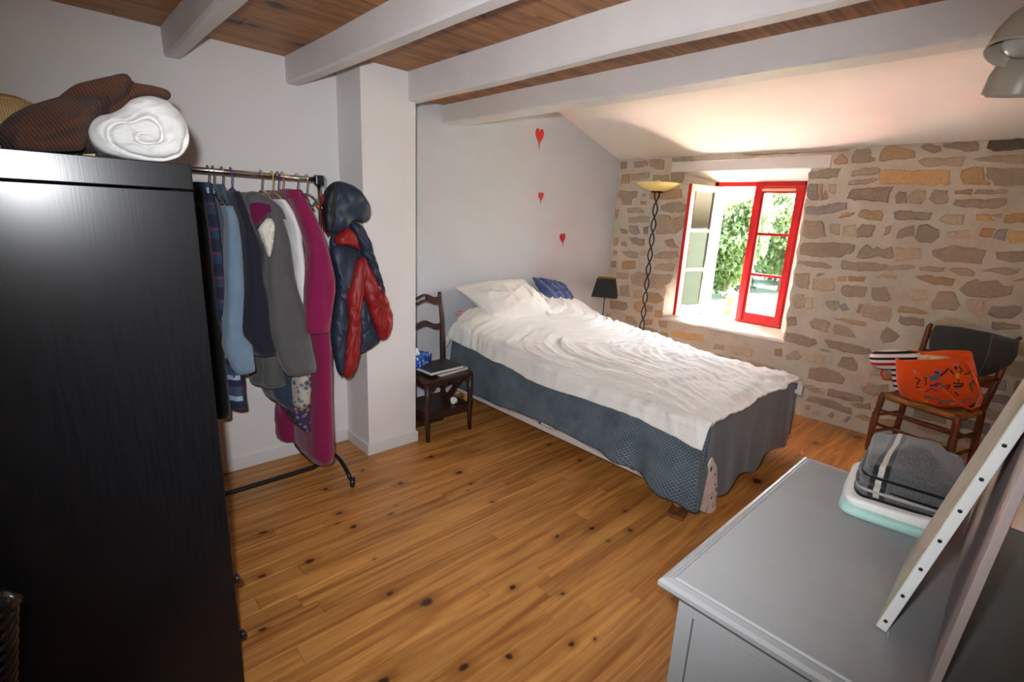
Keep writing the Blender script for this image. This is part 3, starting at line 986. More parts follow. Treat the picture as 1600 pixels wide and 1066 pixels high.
def garment(rows, y0, y1, n=40, nr=34, fold=.10, kf=5, seed=0, expo=2.6, widen=1.06):
    """hanging cloth from silhouette rows (py, pxL, pxR) measured on its near edge y = y0,
    reaching back to y = y1 (numbers or per-row). Returns MB."""
    rr = smooth_rows([(r[0], r[1], r[2]) for r in rows], nr)
    rings = []
    for i, (py, xl, xr) in enumerate(rr):
        t = i / (nr - 1)
        Y0 = y0(t) if callable(y0) else y0
        Y1 = y1(t) if callable(y1) else y1
        a, b = at(xl, py, 'y', Y0), at(xr, py, 'y', Y0)
        cx, w, z = (a.x + b.x) / 2, max((b.x - a.x) / 2 * widen, .006), (a.z + b.z) / 2
        cy, d = (Y0 + Y1) / 2, (Y1 - Y0) / 2
        ring = []
        for k in range(n):
            an = 2 * math.pi * k / n
            c, s_ = math.cos(an), math.sin(an)
            e = 2 / expo
            x = math.copysign(abs(c) ** e, c) * w
            yy = math.copysign(abs(s_) ** e, s_) * d
            f = 1 + fold * (.35 + .65 * t) * math.sin(kf * an + seed + 2.0 * nz(t * 2, seed)) + fold * .8 * nz(an * 1.3, t * 5, seed) + (.5 * fold + .03) * nz(math.cos(an) * 3.5 + seed, math.sin(an) * 3.5, t * 4) + (.3 * fold + .012) * nz(an * 5, t * 14, seed)
            cr = (.35 + .65 * t) * (.007 * nz(yy * 14 + seed, t * 2.2, c) + .005 * (1 - 2.5 * abs(nz(yy * 26, t * 7 - yy * 9, seed + c))) * .6)
            x += cr * (1 if c > 0 else -1)
            yy += .006 * nz(x * 30 + seed, t * 5, s_)
            ring.append(Vector((cx + x * f, cy + yy * (1 + .25 * (f - 1)), z + .006 * nz(an, seed, 3) * (1 if i in (0, nr - 1) else 0))))
        rings.append(ring)
    return MB().rings(rings)

# ------------------------------------------------------------------ wardrobe
WX0, WX1, WYA, WYB, WZ = -0.26, 0.318, 1.586, 2.40, 1.688
wd = thing('wardrobe', 'tall black-brown wooden wardrobe with a thick top board', 'wardrobe', (0.03, 2.0, 0))
MB().box((WX0, WYA, 0.0), (WX1, WYA + .03, WZ - .068)).obj('side_panel', M['black_wood'], wd, bevel=.002)
MB().box((WX0, WYB - .03, 0.0), (WX1, WYB, WZ - .068)).obj('side_panel', M['black_wood'], wd, bevel=.002)
MB().box((WX0, WYA + .03, 0.02), (WX0 + .01, WYB - .03, WZ - .068)).obj('back_panel', M['black_wood'], wd)
MB().box((WX0, WYA + .03, 0.03), (WX1 - .03, WYB - .03, .08)).obj('bottom_board', M['black_wood'], wd)
MB().box((WX0 - .004, WYA - .004, WZ - .064), (WX1 + .0, WYB + .004, WZ)).obj('top_board', M['black_wood'], wd, bevel=.0025)
ym = (WYA + WYB) / 2
for (ya, yb, za, zb) in ((WYA + .032, ym - .002, .50, WZ - .070), (ym + .002, WYB - .032, .50, WZ - .070)):
    d = MB().box((WX1 - .021, ya, za), (WX1, yb, zb)).obj('door', M['black_wood'], wd, bevel=.002)
    yk = yb - .05 if ya < ym - .1 else ya + .05
    MB().lathe([(.006, 0), (.006, .012), (.013, .016), (.014, .024), (.008, .030)], 14, Matrix.Translation((WX1, yk, 1.0)) @ Matrix.Rotation(math.pi/2, 4, 'Y'), True).obj('knob', M['black_plastic'], d, smooth=True)
for (za, zb) in ((.27, .496), (.04, .266)):
    d = MB().box((WX1 - .021, WYA + .032, za), (WX1, WYB - .032, zb)).obj('drawer', M['black_wood'], wd, bevel=.002)
    for yk in (WYA + .07, WYB - .12):
        MB().lathe([(.006, 0), (.006, .012), (.015, .016), (.017, .026), (.009, .032)], 14, Matrix.Translation((WX1, yk, (za + zb) / 2 - .02)) @ Matrix.Rotation(math.pi/2, 4, 'Y'), True).obj('knob', M['black_plastic'], d, smooth=True)

# --- things on top of the wardrobe
M['white_cloth'] = fabric('white_cotton', srgb(232, 230, 226), .04, 500, .25, 12, .9, .1)
def ridge_(a):
    return max(0, 1 - abs(a) * 5)
roll_px = [(138,205),(143,190),(155,180),(178,176),(192,168),(205,155),(222,150),(240,149),(262,156),(280,172),(292,190),(297,210),(295,230),(283,245),(262,252),(230,252),(195,246),(165,238),(146,224)]
YF = 1.64
outl = resample([at(x, y_, 'y', YF) for x, y_ in roll_px], 72)
cen = at(228, 213, 'y', YF)
rb = MB()
rings = []
NR = 30
for i in range(NR):          # front face from the middle of the roll outwards, with a spiral fold
    s_ = (i + .2) / (NR - 1 + .2)
    ring = []
    for k, p in enumerate(outl):
        an = 2 * math.pi * k / len(outl)
        q = cen + (p - cen) * s_
        spiral = math.sin(2 * math.pi * (s_ * 1.7 + k / len(outl) + .12) + 2.2 * nz(q.x * 9, q.z * 9, 3) + .8 * nz(q.x * 30, q.z * 30))
        gro = -(max(0, spiral) ** 6) * .022 * min(1, s_ * 3) * (1 - s_ ** 6)
        rim = .030 * (1 - (1 - s_) ** 1.0) if s_ < .8 else .030
        dy = -.030 * (1 - s_ ** 5) - gro - .007 * nz(q.x * 26, q.z * 26) - .006 * ridge_(nz(q.x * 14 + q.z * 8, q.z * 30 - q.x * 12))
        ring.append(Vector((q.x, YF + dy + .008, q.z)))
    rings.append(ring)
for j in range(1, 9):
    yy = YF + .06 * j
    sc_ = 1 - .012 * j if j < 8 else .85
    ring = []
    for k, p in enumerate(outl):
        f = 1 + .012 * nz(k * .35, yy * 6)
        q = cen + (p - cen) * (f * sc_)
        ring.append(Vector((q.x, yy, max(q.z + (1 - sc_) * (cen.z - 1.70) * 0, WZ + .002))))
    rings.append(ring)
for ring in rings:
    for q in ring:
        q.z = max(q.z, WZ + .0015)
rb.rings(rings)
tag(rb.obj('rolled_duvet', fabric('dull_white_cotton', srgb(200, 199, 196), .05, 500, .3, 14, .9, .05), smooth=True), 'rolled white duvet lying on top of the black wardrobe', 'duvet')

def corduroy():
    q = Nodes('brown_corduroy')
    co = q.coord('pos', rot=(0, .5, .0))
    w = q.n('ShaderNodeTexWave', Scale=42.0, Distortion=2.0, Detail=2.0)
    w.inputs['Detail Scale'].default_value = 1.5
    q.l(co, w.inputs['Vector'])
    nn = q.noise(co, 12, 4)
    cc = q.ramp(w.outputs['Fac'], [(0.1, srgb(50, 25, 15)), (0.8, srgb(92, 51, 31))])
    q.color(q.mix(0.3, cc, q.ramp(nn, [(0.3, srgb(52, 26, 16)), (0.7, srgb(110, 64, 40))])))
    q.set(Roughness=.95)
    q.b.inputs['Sheen Weight'].default_value = .05
    q.bump(w.outputs['Fac'], .7, .006)
    return q.m
M['cord'] = corduroy()
cord_t = thing('corduroy_jacket', 'brown corduroy jacket heaped on the black wardrobe beside the white roll', 'jacket', (.1, 1.75, WZ))
YC = 1.74
cols = [(4,198,233),(25,180,236),(50,166,238),(80,155,239),(105,146,238),(135,136,236),(170,126,228),(195,118,205),(206,120,190)]
rr = smooth_rows(cols, 34)
rings = []
for i, (px, pt, pb) in enumerate(rr):
    a, b = at(px, pt, 'y', YC), at(px, pb, 'y', YC)
    t = i / 33
    hgt = a.z - b.z
    dep = .05 + .13 * math.sin(math.pi * min(1, t * 1.15 + .05)) ** .6
    cz = (a.z + b.z) / 2
    ring = []
    for k in range(28):
        an = 2 * math.pi * k / 28
        f = 1 + .14 * nz(math.cos(an) * 1.4, math.sin(an) * 1.4, t * 4.5) + .05 * math.sin(5 * an + t * 9)
        ring.append(Vector((a.x + .012 * math.sin(an * 2 + t * 5), YC + .06 + math.cos(an) * dep * f, max(cz + math.sin(an) * hgt / 2 * (f if abs(math.sin(an)) < .85 else 1), WZ + .002))))
    rings.append(ring)
MB().rings(rings).obj('body', M['cord'], cord_t, smooth=True)
flap = [at(x, y_, 'y', YC + .02) for x, y_ in ((85,160),(110,140),(150,128),(200,118),(208,128),(200,150),(175,168),(140,170),(105,172))]
puff(flap, (0, -.05, .012), (0, .05, -.01), 44, 6, .3, 16, 2).obj('collar', M['cord'], cord_t, smooth=True)
flap2 = [at(x, y_, 'y', YC - .06) for x, y_ in ((20,200),(60,176),(120,180),(140,205),(132,236),(70,238),(22,234))]
puff(flap2, (0, -.035, 0), (0, .05, 0), 44, 6, .4, 18, 5).obj('front', M['cord'], cord_t, smooth=True)
slv = [at(x, y_, 'y', YC + .04) for x, y_ in ((195,128),(215,132),(240,136),(262,142),(268,148),(266,156),(250,154),(225,152),(200,156))]
puff(slv, (0, -.03, .004), (0, .04, -.004), 40, 6, .2, 14, 8).obj('sleeve', M['cord'], cord_t, smooth=True)

M['straw'] = None
def straw():
    q = Nodes('woven_straw')
    co = q.coord('pos')
    w = q.n('ShaderNodeTexWave', Scale=55.0, Distortion=3.0, Detail=2.0)
    q.l(co, w.inputs['Vector'])
    w2 = q.n('ShaderNodeTexWave', Scale=55.0, Distortion=3.0, Detail=2.0, _bands_direction='Z')
    q.l(co, w2.inputs['Vector'])
    mm = q.math('MULTIPLY', w.outputs['Fac'], w2.outputs['Fac'])
    q.color(q.ramp(mm, [(0.0, srgb(150, 116, 70)), (0.7, srgb(206, 176, 122))]))
    q.set(Roughness=.8)
    q.bump(mm, .5, .004)
    return q.m
M['straw'] = straw()
hat = thing('straw_hat', 'tan straw hat with a navy band on the black wardrobe', 'hat', (-.06, 2.05, WZ))
HM = Matrix.Translation((-.035, 2.06, WZ + .004))
MB().lathe([(.165, 0), (.168, .006), (.10, .012), (.098, .10), (.085, .145), (.05, .160), (.004, .163)], 36, HM).obj('crown', M['straw'], hat, smooth=True)
MB().lathe([(.1005, .022), (.102, .024), (.1015, .045), (.100, .046)], 36, HM).obj('band', fabric('navy_ribbon', srgb(24, 28, 62)), hat, smooth=True)
def patch():
    q = Nodes('patchwork_print')
    ck = q.n('ShaderNodeTexChecker', Color1=srgb(206, 184, 120), Color2=srgb(34, 38, 60), Scale=28.0)
    q.l(q.coord('pos'), ck.inputs['Vector'])
    q.color(ck.outputs[0])
    q.set(Roughness=.9)
    return q.m
tag(slab(.10, 1.93, WZ + .001, .24, .22, .03, .1, .01, .004, 3).obj('folded_scarf', patch(), smooth=True), 'folded checked scarf under the corduroy jacket on the wardrobe', 'scarf')

# ------------------------------------------------------------------ clothes rack
RY = 2.80
rail_z = at(299, 264, 'y', RY).z
RX1 = at(498, 285, 'y', RY).x
RX0 = .36
rack = thing('clothes_rack', 'black and chrome clothes rack on casters behind the wardrobe', 'clothes rack', (.75, RY, 0))
MB().tube([(RX0, RY, rail_z), (RX1, RY, rail_z)], .0125, 14).obj('rail', M['chrome'], rack, smooth=True)
for x in (RX0, RX1):
    MB().tube([(x, RY, .10), (x, RY, 1.0)], .014, 12).obj('post', M['black_plastic'], rack, smooth=True)
    MB().tube([(x, RY, .98), (x, RY, rail_z + .01)], .010, 12).obj('upper_post', M['chrome'], rack, smooth=True)
    MB().box((x - .022, RY - .02, rail_z - .03), (x + .022, RY + .02, rail_z + .022)).obj('corner_joint', M['black_plastic'], rack, bevel=.006)
    pts = []
    for k in range(17):
        t = -1 + 2 * k / 16
        pts.append((x + .05 * abs(t) ** 2 * 0, RY - .03 + .235 * t * 1.0, .052 + .075 * (1 - abs(t) ** 3.0)))
    MB().tube(pts, .012, 10).obj('foot', M['black_plastic'], rack, smooth=True)
    for t in (-1, 1):
        yk = RY - .03 + .235 * t
        cs = MB().lathe([(.004, -.012), (.026, -.012), (.030, -.006), (.030, .006), (.026, .012), (.004, .012)], 18, Matrix.Translation((x + .012, yk, .0305)) @ Matrix.Rotation(math.pi/2, 4, 'Y') @ Matrix.Rotation(.6, 4, 'X'), True)
        cs.obj('caster', M['black_plastic'], rack, smooth=True)
MB().tube([(RX0, RY, .105), (RX0 + .05, RY - .005, .075), (RX0 + .12, RY - .015, .062), (RX1 - .12, RY - .015, .062), (RX1 - .05, RY - .005, .080), (RX1, RY, .115)], .0125, 10).obj('base_bar', M['black_plastic'], rack, smooth=True)
pb = at(500, 322, 'y', RY)
MB().tube([(RX1 - .025, RY - .014, pb.z), (RX1 + .02, RY - .014, pb.z)], .013, 10).obj('clip', plain('orange_clip', srgb(176, 96, 30), .4), rack, smooth=True)

def hanger(px, cmat, label, drop=.075, sh=.19):
    x = at(px, 270 + (px - 300) * .09, 'y', RY).x
    z = rail_z
    h = thing('clothes_hanger', label, 'hanger', (x, RY, z), 'hangers on the clothes rack')
    pts = []
    for k in range(14):
        a = math.radians(-40 + 250 * k / 13)
        pts.append((x, RY - .019 * math.cos(a) * -1, z + .003 + .019 * math.sin(a)))
    pts = pts[::-1]
    pts = pts[::-1] + []
    neck = [(x, RY - .012, z - .03), (x, RY, z - .05), (x, RY, z - drop)]
    MB().tube(pts + neck, .0028, 7).obj('hook', cmat, h, smooth=True)
    arm = [(x, RY + sh * t, z - drop - .075 * abs(t) ** 1.4) for t in [k / 8 - 1 for k in range(17)]]
    MB().tube(arm, .0055, 7).obj('shoulder_bar', cmat, h, smooth=True)
    return x
Hc = {k: plain('hanger_' + k, srgb(*c), .35) for k, c in dict(purple=(98, 60, 160), lime=(176, 190, 60), navy=(30, 34, 84), red=(190, 90, 80), blue=(120, 160, 180)).items()}
for px, c, lab in ((325, M['chrome'], 'steel hanger holding the black coat beside the wardrobe'), (333, M['chrome'], 'steel hanger holding the plaid shirt'),
                   (347, M['chrome'], 'steel hanger holding the pale denim jacket'), (361, Hc['purple'], 'purple plastic hanger holding the navy cardigan'),
                   (408, M['chrome'], 'steel hanger holding the grey hooded coat'), (425, Hc['lime'], 'lime green hanger between grey coat and white shirt'),
                   (434, Hc['navy'], 'dark blue plastic hanger holding the white shirt'), (441, Hc['red'], 'pale red hanger just beside the dark blue one'),
                   (464, M['chrome'], 'steel hanger holding the magenta coat'), (479, M['chrome'], 'steel hanger nearest the end joint of the rail'),
                   (506, Hc['blue'], 'light blue hanger holding the puffer jacket at the end of the rail')):
    hanger(px, c, lab)

# ------------------------------------------------------------------ garments
G = 'clothes hanging on the rack'
def plaid():
    q = Nodes('blue_plaid')
    geo = q.n('ShaderNodeNewGeometry').outputs['Position']
    sx = q.n('ShaderNodeSeparateXYZ')
    q.l(geo, sx.inputs[0])
    def bands(v, per, w, off=0.0):
        f = q.math('FRACT', q.math('MULTIPLY', q.math('ADD', v, off), 1 / per))
        return q.math('LESS_THAN', f, w)
    h = q.math('ADD', sx.outputs[0], sx.outputs[1])
    cc = q.mix(q.math('MULTIPLY', bands(sx.outputs[2], .11, .5), .6), srgb(30, 42, 70), srgb(62, 88, 122))
    cc = q.mix(q.math('MULTIPLY', bands(h, .06, .5), .5), cc, srgb(18, 26, 48))
    cc = q.mix(q.math('MULTIPLY', q.math('MULTIPLY', bands(sx.outputs[2], .11, .22, .02), bands(h, .06, .35, .02)), .8), cc, srgb(170, 184, 200))
    cc = q.mix(q.math('MULTIPLY', bands(sx.outputs[2], .11, .06, .07), .7), cc, srgb(130, 36, 52))
    cc = q.mix(q.math('MULTIPLY', bands(h, .06, .08, .04), .6), cc, srgb(120, 36, 52))
    q.color(cc)
    q.set(Roughness=.95)
    return q.m
F = dict(black=fabric('black_wool', srgb(12, 12, 15)), plaid=plaid(), denim=fabric('pale_denim', srgb(108, 130, 150), .1, 900, .4), denim_dark=fabric('slate_denim', srgb(70, 86, 100), .1, 900, .3),
         navy=fabric('navy_knit', srgb(34, 34, 48), .12), grey=fabric('grey_wool', srgb(84, 82, 83), .14, 420, .5), magenta=fabric('magenta_wool', srgb(126, 22, 70), .1, 500),
         white=fabric('white_shirt_cotton', srgb(218, 216, 216), .04), fur=fabric('cream_fur', srgb(214, 208, 196), .15, 160, .8, 40), plum=fabric('plum_lining', srgb(96, 14, 58), .15),
         slate=fabric('slate_cloth', srgb(44, 56, 72), .12), puff_navy=None)

def cloth(name, label, rows, mat_, y0=2.58, y1=3.02, cat='coat', parts=(), **kw):
    o = thing(name, label, cat, (at(rows[0][1], rows[0][0], 'y', y0).x, RY, 0), G)
    garment(rows, y0, y1, **kw).obj('body', mat_, o, smooth=True)
    for nm, rws, mt, a, b, k2 in parts:
        garment(rws, a, b, **k2).obj(nm, mt, o, smooth=True)
    return o
cloth('long_coat', 'long black coat hanging right beside the wardrobe', [(292,303,322),(330,302,328),(400,305,338),(480,310,348),(560,318,358),(620,326,364),(656,332,366)], F['black'], 2.62, 3.0, seed=1)
cloth('plaid_shirt', 'blue plaid flannel shirt hanging next to the black coat', [(286,316,336),(300,318,340),(340,324,346),(424,332,354),(500,342,362),(560,352,380),(600,358,390),(640,364,393)], F['plaid'], 2.60, 3.02, cat='shirt', seed=2,
      parts=[('collar', [(285,312,334),(292,312,338),(304,316,342)], F['plaid'], 2.66, 2.92, {})])
dj = cloth('denim_jacket', 'pale blue denim jacket hanging between plaid shirt and navy cardigan', [(289,338,356),(305,344,362),(330,352,369),(400,354,378),(500,352,380),(560,358,386)], F['denim_dark'], 2.66, 3.02, cat='jacket', seed=3,
      parts=[('sleeve', [(322,352,366),(345,357,375),(386,357,380),(454,357,383),(500,355.5,381),(527,355.5,383),(545,356,398),(565,364,400),(584,371,402)], F['denim'], 2.54, 2.64, dict(fold=.04, kf=3, expo=3)),
             ('collar', [(288,338,352),(298,342,358),(312,348,362)], F['denim_dark'], 2.70, 2.9, {})])
cloth('cardigan', 'dark navy cardigan hanging between denim jacket and grey coat', [(299,361,382),(312,363,390),(349,376,403),(386,380,419),(443,383,425),(475,382,434),(520,380,440),(556,398,447)], F['navy'], 2.57, 3.0, cat='cardigan', seed=4, fold=.05)
gc = cloth('hooded_coat', 'grey wool coat with plum hood lining and cream fur', [(301,386,410),(315,388,425),(340,400,440),(400,410,452),(470,412,458),(540,412,458),(607,413,455)], F['grey'], 2.66, 3.02, seed=5,
      parts=[('sleeve', [(322,420,440),(345,424,446),(368,428,454),(405,424,460),(443,423,466),(497,428,482),(542,438,492),(565,446,497),(586,455,500)], F['grey'], 2.53, 2.66, dict(fold=.03, kf=3, expo=2.6))])
hp = [at(x, y_, 'y', 2.60) for x, y_ in ((381,306),(390,298),(405,300),(425,312),(440,325),(448,345),(436,332),(420,330),(408,342),(400,358),(391,340),(386,320))]
puff(hp, (0, -.04, 0), (0, .12, 0), 44, 6, .3, 18, 3).obj('hood', F['grey'], gc, smooth=True)
hl = [at(x, y_, 'y', 2.565) for x, y_ in ((389,318),(402,314),(420,318),(434,327),(424,331),(414,340),(404,350),(398,356),(391,340))]
puff(hl, (0, -.03, 0), (0, .05, 0), 44, 6, .4, 22, 6).obj('hood_lining', F['plum'], gc, smooth=True)
fu = [at(x, y_, 'y', 2.55) for x, y_ in ((418,340),(427,342),(429,355),(427,375),(424,395),(420,404),(414,385),(407,368),(403,358),(410,348))]
puff(fu, (0, -.025, 0), (0, .04, 0), 40, 6, .6, 60, 9).obj('fur_lining', F['fur'], gc, smooth=True)
cloth('slate_dress', 'slate blue dress hem showing below the grey coat', [(330,430,448),(420,428,455),(520,428,460),(600,428,464),(625,434,466),(639,446,468)], F['slate'], 2.68, 3.0, cat='dress', seed=6)
def floral(name, c1, c2, c3, sc):
    q = Nodes(name)
    v = q.n('ShaderNodeTexVoronoi', Scale=sc)
    q.l(q.coord('pos'), v.inputs['Vector'])
    q.color(q.ramp(v.outputs['Distance'], [(0.12, c2), (0.3, c3), (0.42, c1)], 'CONSTANT'))
    q.set(Roughness=.9)
    return q.m
cloth('floral_skirt', 'cream skirt with brown and slate flower print, below the grey sleeve', [(470,462,484),(540,463,489),(590,465,492),(638,466,492)], floral('flower_print', srgb(176, 168, 156), srgb(92, 62, 56), srgb(108, 120, 132), 26), 2.60, 2.92, cat='skirt', seed=7, fold=.05)
cloth('paisley_scarf', 'purple and ochre paisley scarf end hanging below the floral skirt', [(560,462,486),(620,462,490),(640,461,491),(660,466,491),(674,476,491)], floral('paisley_print', srgb(58, 44, 76), srgb(150, 110, 70), srgb(112, 104, 130), 40), 2.64, 2.88, cat='scarf', seed=8, fold=.06)
cloth('white_shirt', 'white cotton shirt hanging between grey coat and magenta coat', [(312,434,452),(322,440,460),(349,454,474),(386,460,479),(443,465,487),(483,470,488)], F['white'], 2.585, 3.0, cat='shirt', seed=9, fold=.04)
cloth('black_blouse', 'black blouse squeezed between white shirt and magenta coat', [(306,456,470),(330,466,480),(380,476,490),(450,482,494),(520,484,496)], F['black'], 2.62, 3.0, cat='blouse', seed=10, fold=.05)
cloth('magenta_coat', 'long magenta wool coat near the end of the rack', [(298,452,474),(312,456,482),(349,474,502),(386,486,512),(443,489,524),(518,490,524),(560,494,527),(645,493,528),(700,494,530),(727,496,530)], F['magenta'], 2.56, 3.0, seed=11, fold=.04,
      parts=[('sleeve', [(311,462,483),(349,476,502),(386,488,516),(415,489,523),(443,488,528),(480,486,526),(521,484.5,520)], F['magenta'], 2.49, 2.62, dict(fold=.02, kf=3, expo=2.4)),
             ('collar', [(296,456,474),(300,454,479),(312,462,486)], F['magenta'], 2.68, 2.9, {}),
             ('back_hem', [(600,441,484),(640,441,490),(672,442,491),(687,444,491)], F['magenta'], 2.90, 3.05, dict(fold=.06))])

M['pnavy'] = plain('navy_nylon', srgb(38, 48, 66), .55, .12, 30, .35, 45)
M['pred'] = plain('red_nylon', srgb(140, 22, 26), .55, .12, 30, .35, 45)
M['pblack'] = plain('black_nylon', srgb(16, 18, 24), .6, .1, 30, .35, 45)
pj = thing('puffer_jacket', 'navy and red hooded puffer jacket hanging at the end of the rack', 'jacket', (1.3, 2.68, 0), G)
def pp(txt, yv):
    return [at(490 + float(a) / 3.135, 270 + float(b) / 3.135, 'y', yv) for a, b in (t.split(',') for t in txt.split())]
def pj_part(nm, txt, yv, f, b, m, quilt=.085, seed=0):
    puff(pp(txt, yv), (0, -f, 0), (0, b, 0), 48, 7, .35, 22, seed, quilt).obj(nm, m, pj, smooth=True)
pj_part('body', '80,300 150,250 215,250 245,300 290,450 320,620 345,800 285,862 220,890 150,900 110,860 95,760 90,560 80,420', 2.72, .05, .07, M['pnavy'], .085, 1)
pj_part('front_panel', '98,350 165,352 228,385 205,460 170,580 160,700 150,860 120,860 95,800 100,700 120,560 112,480 84,400', 2.665, .045, .05, M['pnavy'], .075, 2)
pj_part('yoke_panel', '103,316 160,262 190,285 212,330 232,385 165,356 108,352', 2.65, .045, .05, M['pred'], None, 3)
pj_part('shoulder', '175,238 235,252 262,310 300,430 348,590 345,625 300,540 262,455 236,395 214,335', 2.655, .05, .06, M['pnavy'], .09, 4)
pj_part('sleeve_panel', '236,396 272,455 300,520 350,600 384,700 380,775 352,822 322,824 292,740 262,648 246,606 238,560', 2.66, .055, .06, M['pred'], .08, 5)
pj_part('sleeve', '205,450 236,396 250,470 236,590 216,680 226,780 216,905 190,995 165,1015 140,1004 150,860 166,720 158,620 185,520', 2.62, .055, .06, M['pred'], .075, 6)
pj_part('sleeve_side', '120,600 160,610 166,720 152,870 140,1002 124,996 102,910 90,800 100,690', 2.635, .05, .05, M['pnavy'], .075, 7)
pj_part('hem_panel', '236,600 262,650 292,745 326,824 282,862 222,888 228,780 216,690', 2.675, .035, .05, M['pnavy'], .08, 8)
pj_part('hood', '64,250 60,140 85,50 120,38 190,60 235,95 272,160 274,200 250,245 180,238 130,290 95,305', 2.66, .075, .09, M['pnavy'], None, 9)
pj_part('hood_lining', '55,250 52,150 70,70 92,48 108,60 112,130 104,220 92,290 70,300', 2.615, .03, .06, M['pblack'], None, 10)
pj_part('zip_facing', '36,120 52,100 58,170 62,260 72,300 64,310 50,240 40,180', 2.66, .02, .04, M['pred'], None, 11)

# ------------------------------------------------------------------ bed
BX0, BX1, BY0, BY1 = 2.43, 3.79, 1.12, 3.28
bed = thing('bed', 'double bed base with mattress on short wooden legs', 'bed', ((BX0 + BX1) / 2, (BY0 + BY1) / 2, 0))
MB().box((BX0, BY0, .13), (BX1, BY1, .33)).obj('bed_base', plain('white_bed_base', srgb(210, 206, 200), .9, .03), bed, bevel=.01)
MB().box((BX0 + .005, BY0 + .005, .33), (BX1 - .005, BY1 - .005, .54)).obj('mattress', M['white_cloth'], bed, bevel=.03)
for x in (BX0 + .07, BX1 - .09):
    for y in (BY0 + .06, BY1 - .12):
        z0 = .022 if (x < 3 and y < 2) else 0
        MB().lathe([(.026, z0), (.030, .04), (.032, .13)], 18, Matrix.Translation((x, y, 0)), True).obj('leg', M['light_wood'], bed, smooth=True)
bb = [at(x, y, 'z', 0.0) for x, y in ((1025, 818), (1044, 797), (1080, 808), (1064, 833))]
m = MB()
m.add([(p.x, p.y, 0.001) for p in bb] + [(p.x, p.y, .021) for p in bb], [(3,2,1,0),(4,5,6,7),(0,1,5,4),(1,2,6,5),(2,3,7,6),(3,0,4,7)])
# the wooden pad under the front leg
c = Vector((BX0 + .045, BY0 + .035, 0))
pad = MB().box((-.085, -.045, 0.0005), (.06, .05, .0215), Matrix.Translation(c) @ Matrix.Rotation(.25, 4, 'Z'))
tag(pad.obj('wood_pad', M['board_wood'], bevel=.002), 'brown wooden pad on the floor under the front bed leg', 'wood block')

def sstep(a, b, x):
    t = min(max((x - a) / (b - a), 0), 1)
    return t * t * (3 - 2 * t)
def interp(tab, x):
    if x <= tab[0][0]:
        return tab[0][1]
    for (a, va), (b, vb) in zip(tab, tab[1:]):
        if x <= b:
            t = (x - a) / (b - a)
            return va + (vb - va) * t * t * (3 - 2 * t)
    return tab[-1][1]
ZL = [(1.05, .468), (1.19, .485), (1.45, .512), (1.73, .508), (2.18, .492), (2.64, .538), (3.0, .57), (3.27, .590)]
def ridge(a):
    return 1 - abs(a)
def wrinkle(x, y):
    # soft creases running from the pillows to the foot, finer toward the foot
    ang = math.radians(62 + 24 * nz(x * .7, y * .7, 4))
    ca, sa = math.cos(ang), math.sin(ang)
    u, v = ca * x + sa * y, -sa * x + ca * y
    w = .013 * (ridge(2 * nz(u * 1.6, v * 6.5, 1)) - .5) + .008 * (ridge(2 * nz(u * 3.0, v * 12, 7)) - .5)
    u2, v2 = x * .3 + y, x - y * .2
    w += .010 * sstep(2.6, 1.5, y) * (ridge(2 * nz(u2 * 9, v2 * 3.0, 3)) - .5)
    w += .014 * nz(x * 3, y * 3, 2)
    w += .0042 * (ridge(2.0 * nz(u * 4.0 + .8 * nz(x * 6, y * 6), v * 16, 9)) - .5) + .0015 * (ridge(2.2 * nz(u * 12, v * 8, 12)) - .5)
    return w
def ztop(x, y):
    u = (x - 2.4) / 1.42
    z = .600 + .085 * sstep(1.5, 3.0, y) + .018 * math.sin(math.pi * min(max(u, 0), 1))
    z += (.055 + .03 * u) * math.exp(-((y - 3.12) / .22) ** 2)
    z += .035 * sstep(.55, .95, u) * sstep(1.5, 2.8, y)
    z += .085 * math.exp(-((y - 3.24) / .20) ** 2) * sstep(-.02, .12, u) * (1 - .6 * sstep(.4, .9, u))
    return z
TX0, TX1 = 2.385, 3.83
def duvet_pt(s, t):
    y = 3.30 - t * (3.30 - 1.035)
    zl = interp(ZL, y)
    zr = .47
    r = .055
    # lengths of the three runs
    hl = max(ztop(TX0, y) - r - zl, .01)
    hr = max(ztop(TX1, y) - r - zr, .01)
    aL = math.pi / 2 * r
    top = TX1 - TX0 - 2 * r
    tot = hl + aL + top + aL + hr
    d = s * tot
    wav = .012 * nz(y * 5, 1.7) + .008 * nz(y * 14, 2.2)
    if d < hl:
        k = d / hl
        x = TX0 - .018 * (1 - k) + wav * (1 - k)
        z = zl + d
    elif d < hl + aL:
        a = (d - hl) / r
        x = TX0 + r - r * math.cos(a)
        z = ztop(TX0, y) - r + r * math.sin(a)
    elif d < hl + aL + top:
        x = TX0 + r + (d - hl - aL)
        z = ztop(x, y)
    elif d < hl + 2 * aL + top:
        a = (d - hl - aL - top) / r
        x = TX1 - r + r * math.sin(a)
        z = ztop(TX1, y) - r + r * math.cos(a)
    else:
        x = TX1 + .01
        z = ztop(TX1, y) - r - (d - hl - 2 * aL - top)
    w = wrinkle(x, y) * min(1, (z - zl) * 9 + .3)
    end = sstep(.955, 1.0, t)
    z2 = z + w - .025 * end * (1 if x > 2.44 else 0)
    y2 = y + (.012 * nz(x * 4, 9) + .012 * nz(x * 11, 5)) * end
    if t < .03:
        z2 -= .10 * (1 - t / .03) * (1 if z > .6 else 0)
    return Vector((x + (w * -.8 if d < hl + aL * .5 else 0), y2, z2))
dv = MB().grid(260, 320, duvet_pt)
tag(dv.obj('duvet', M['white_cloth'], smooth=True, solid=.012), 'rumpled white duvet spread over the bed', 'duvet')

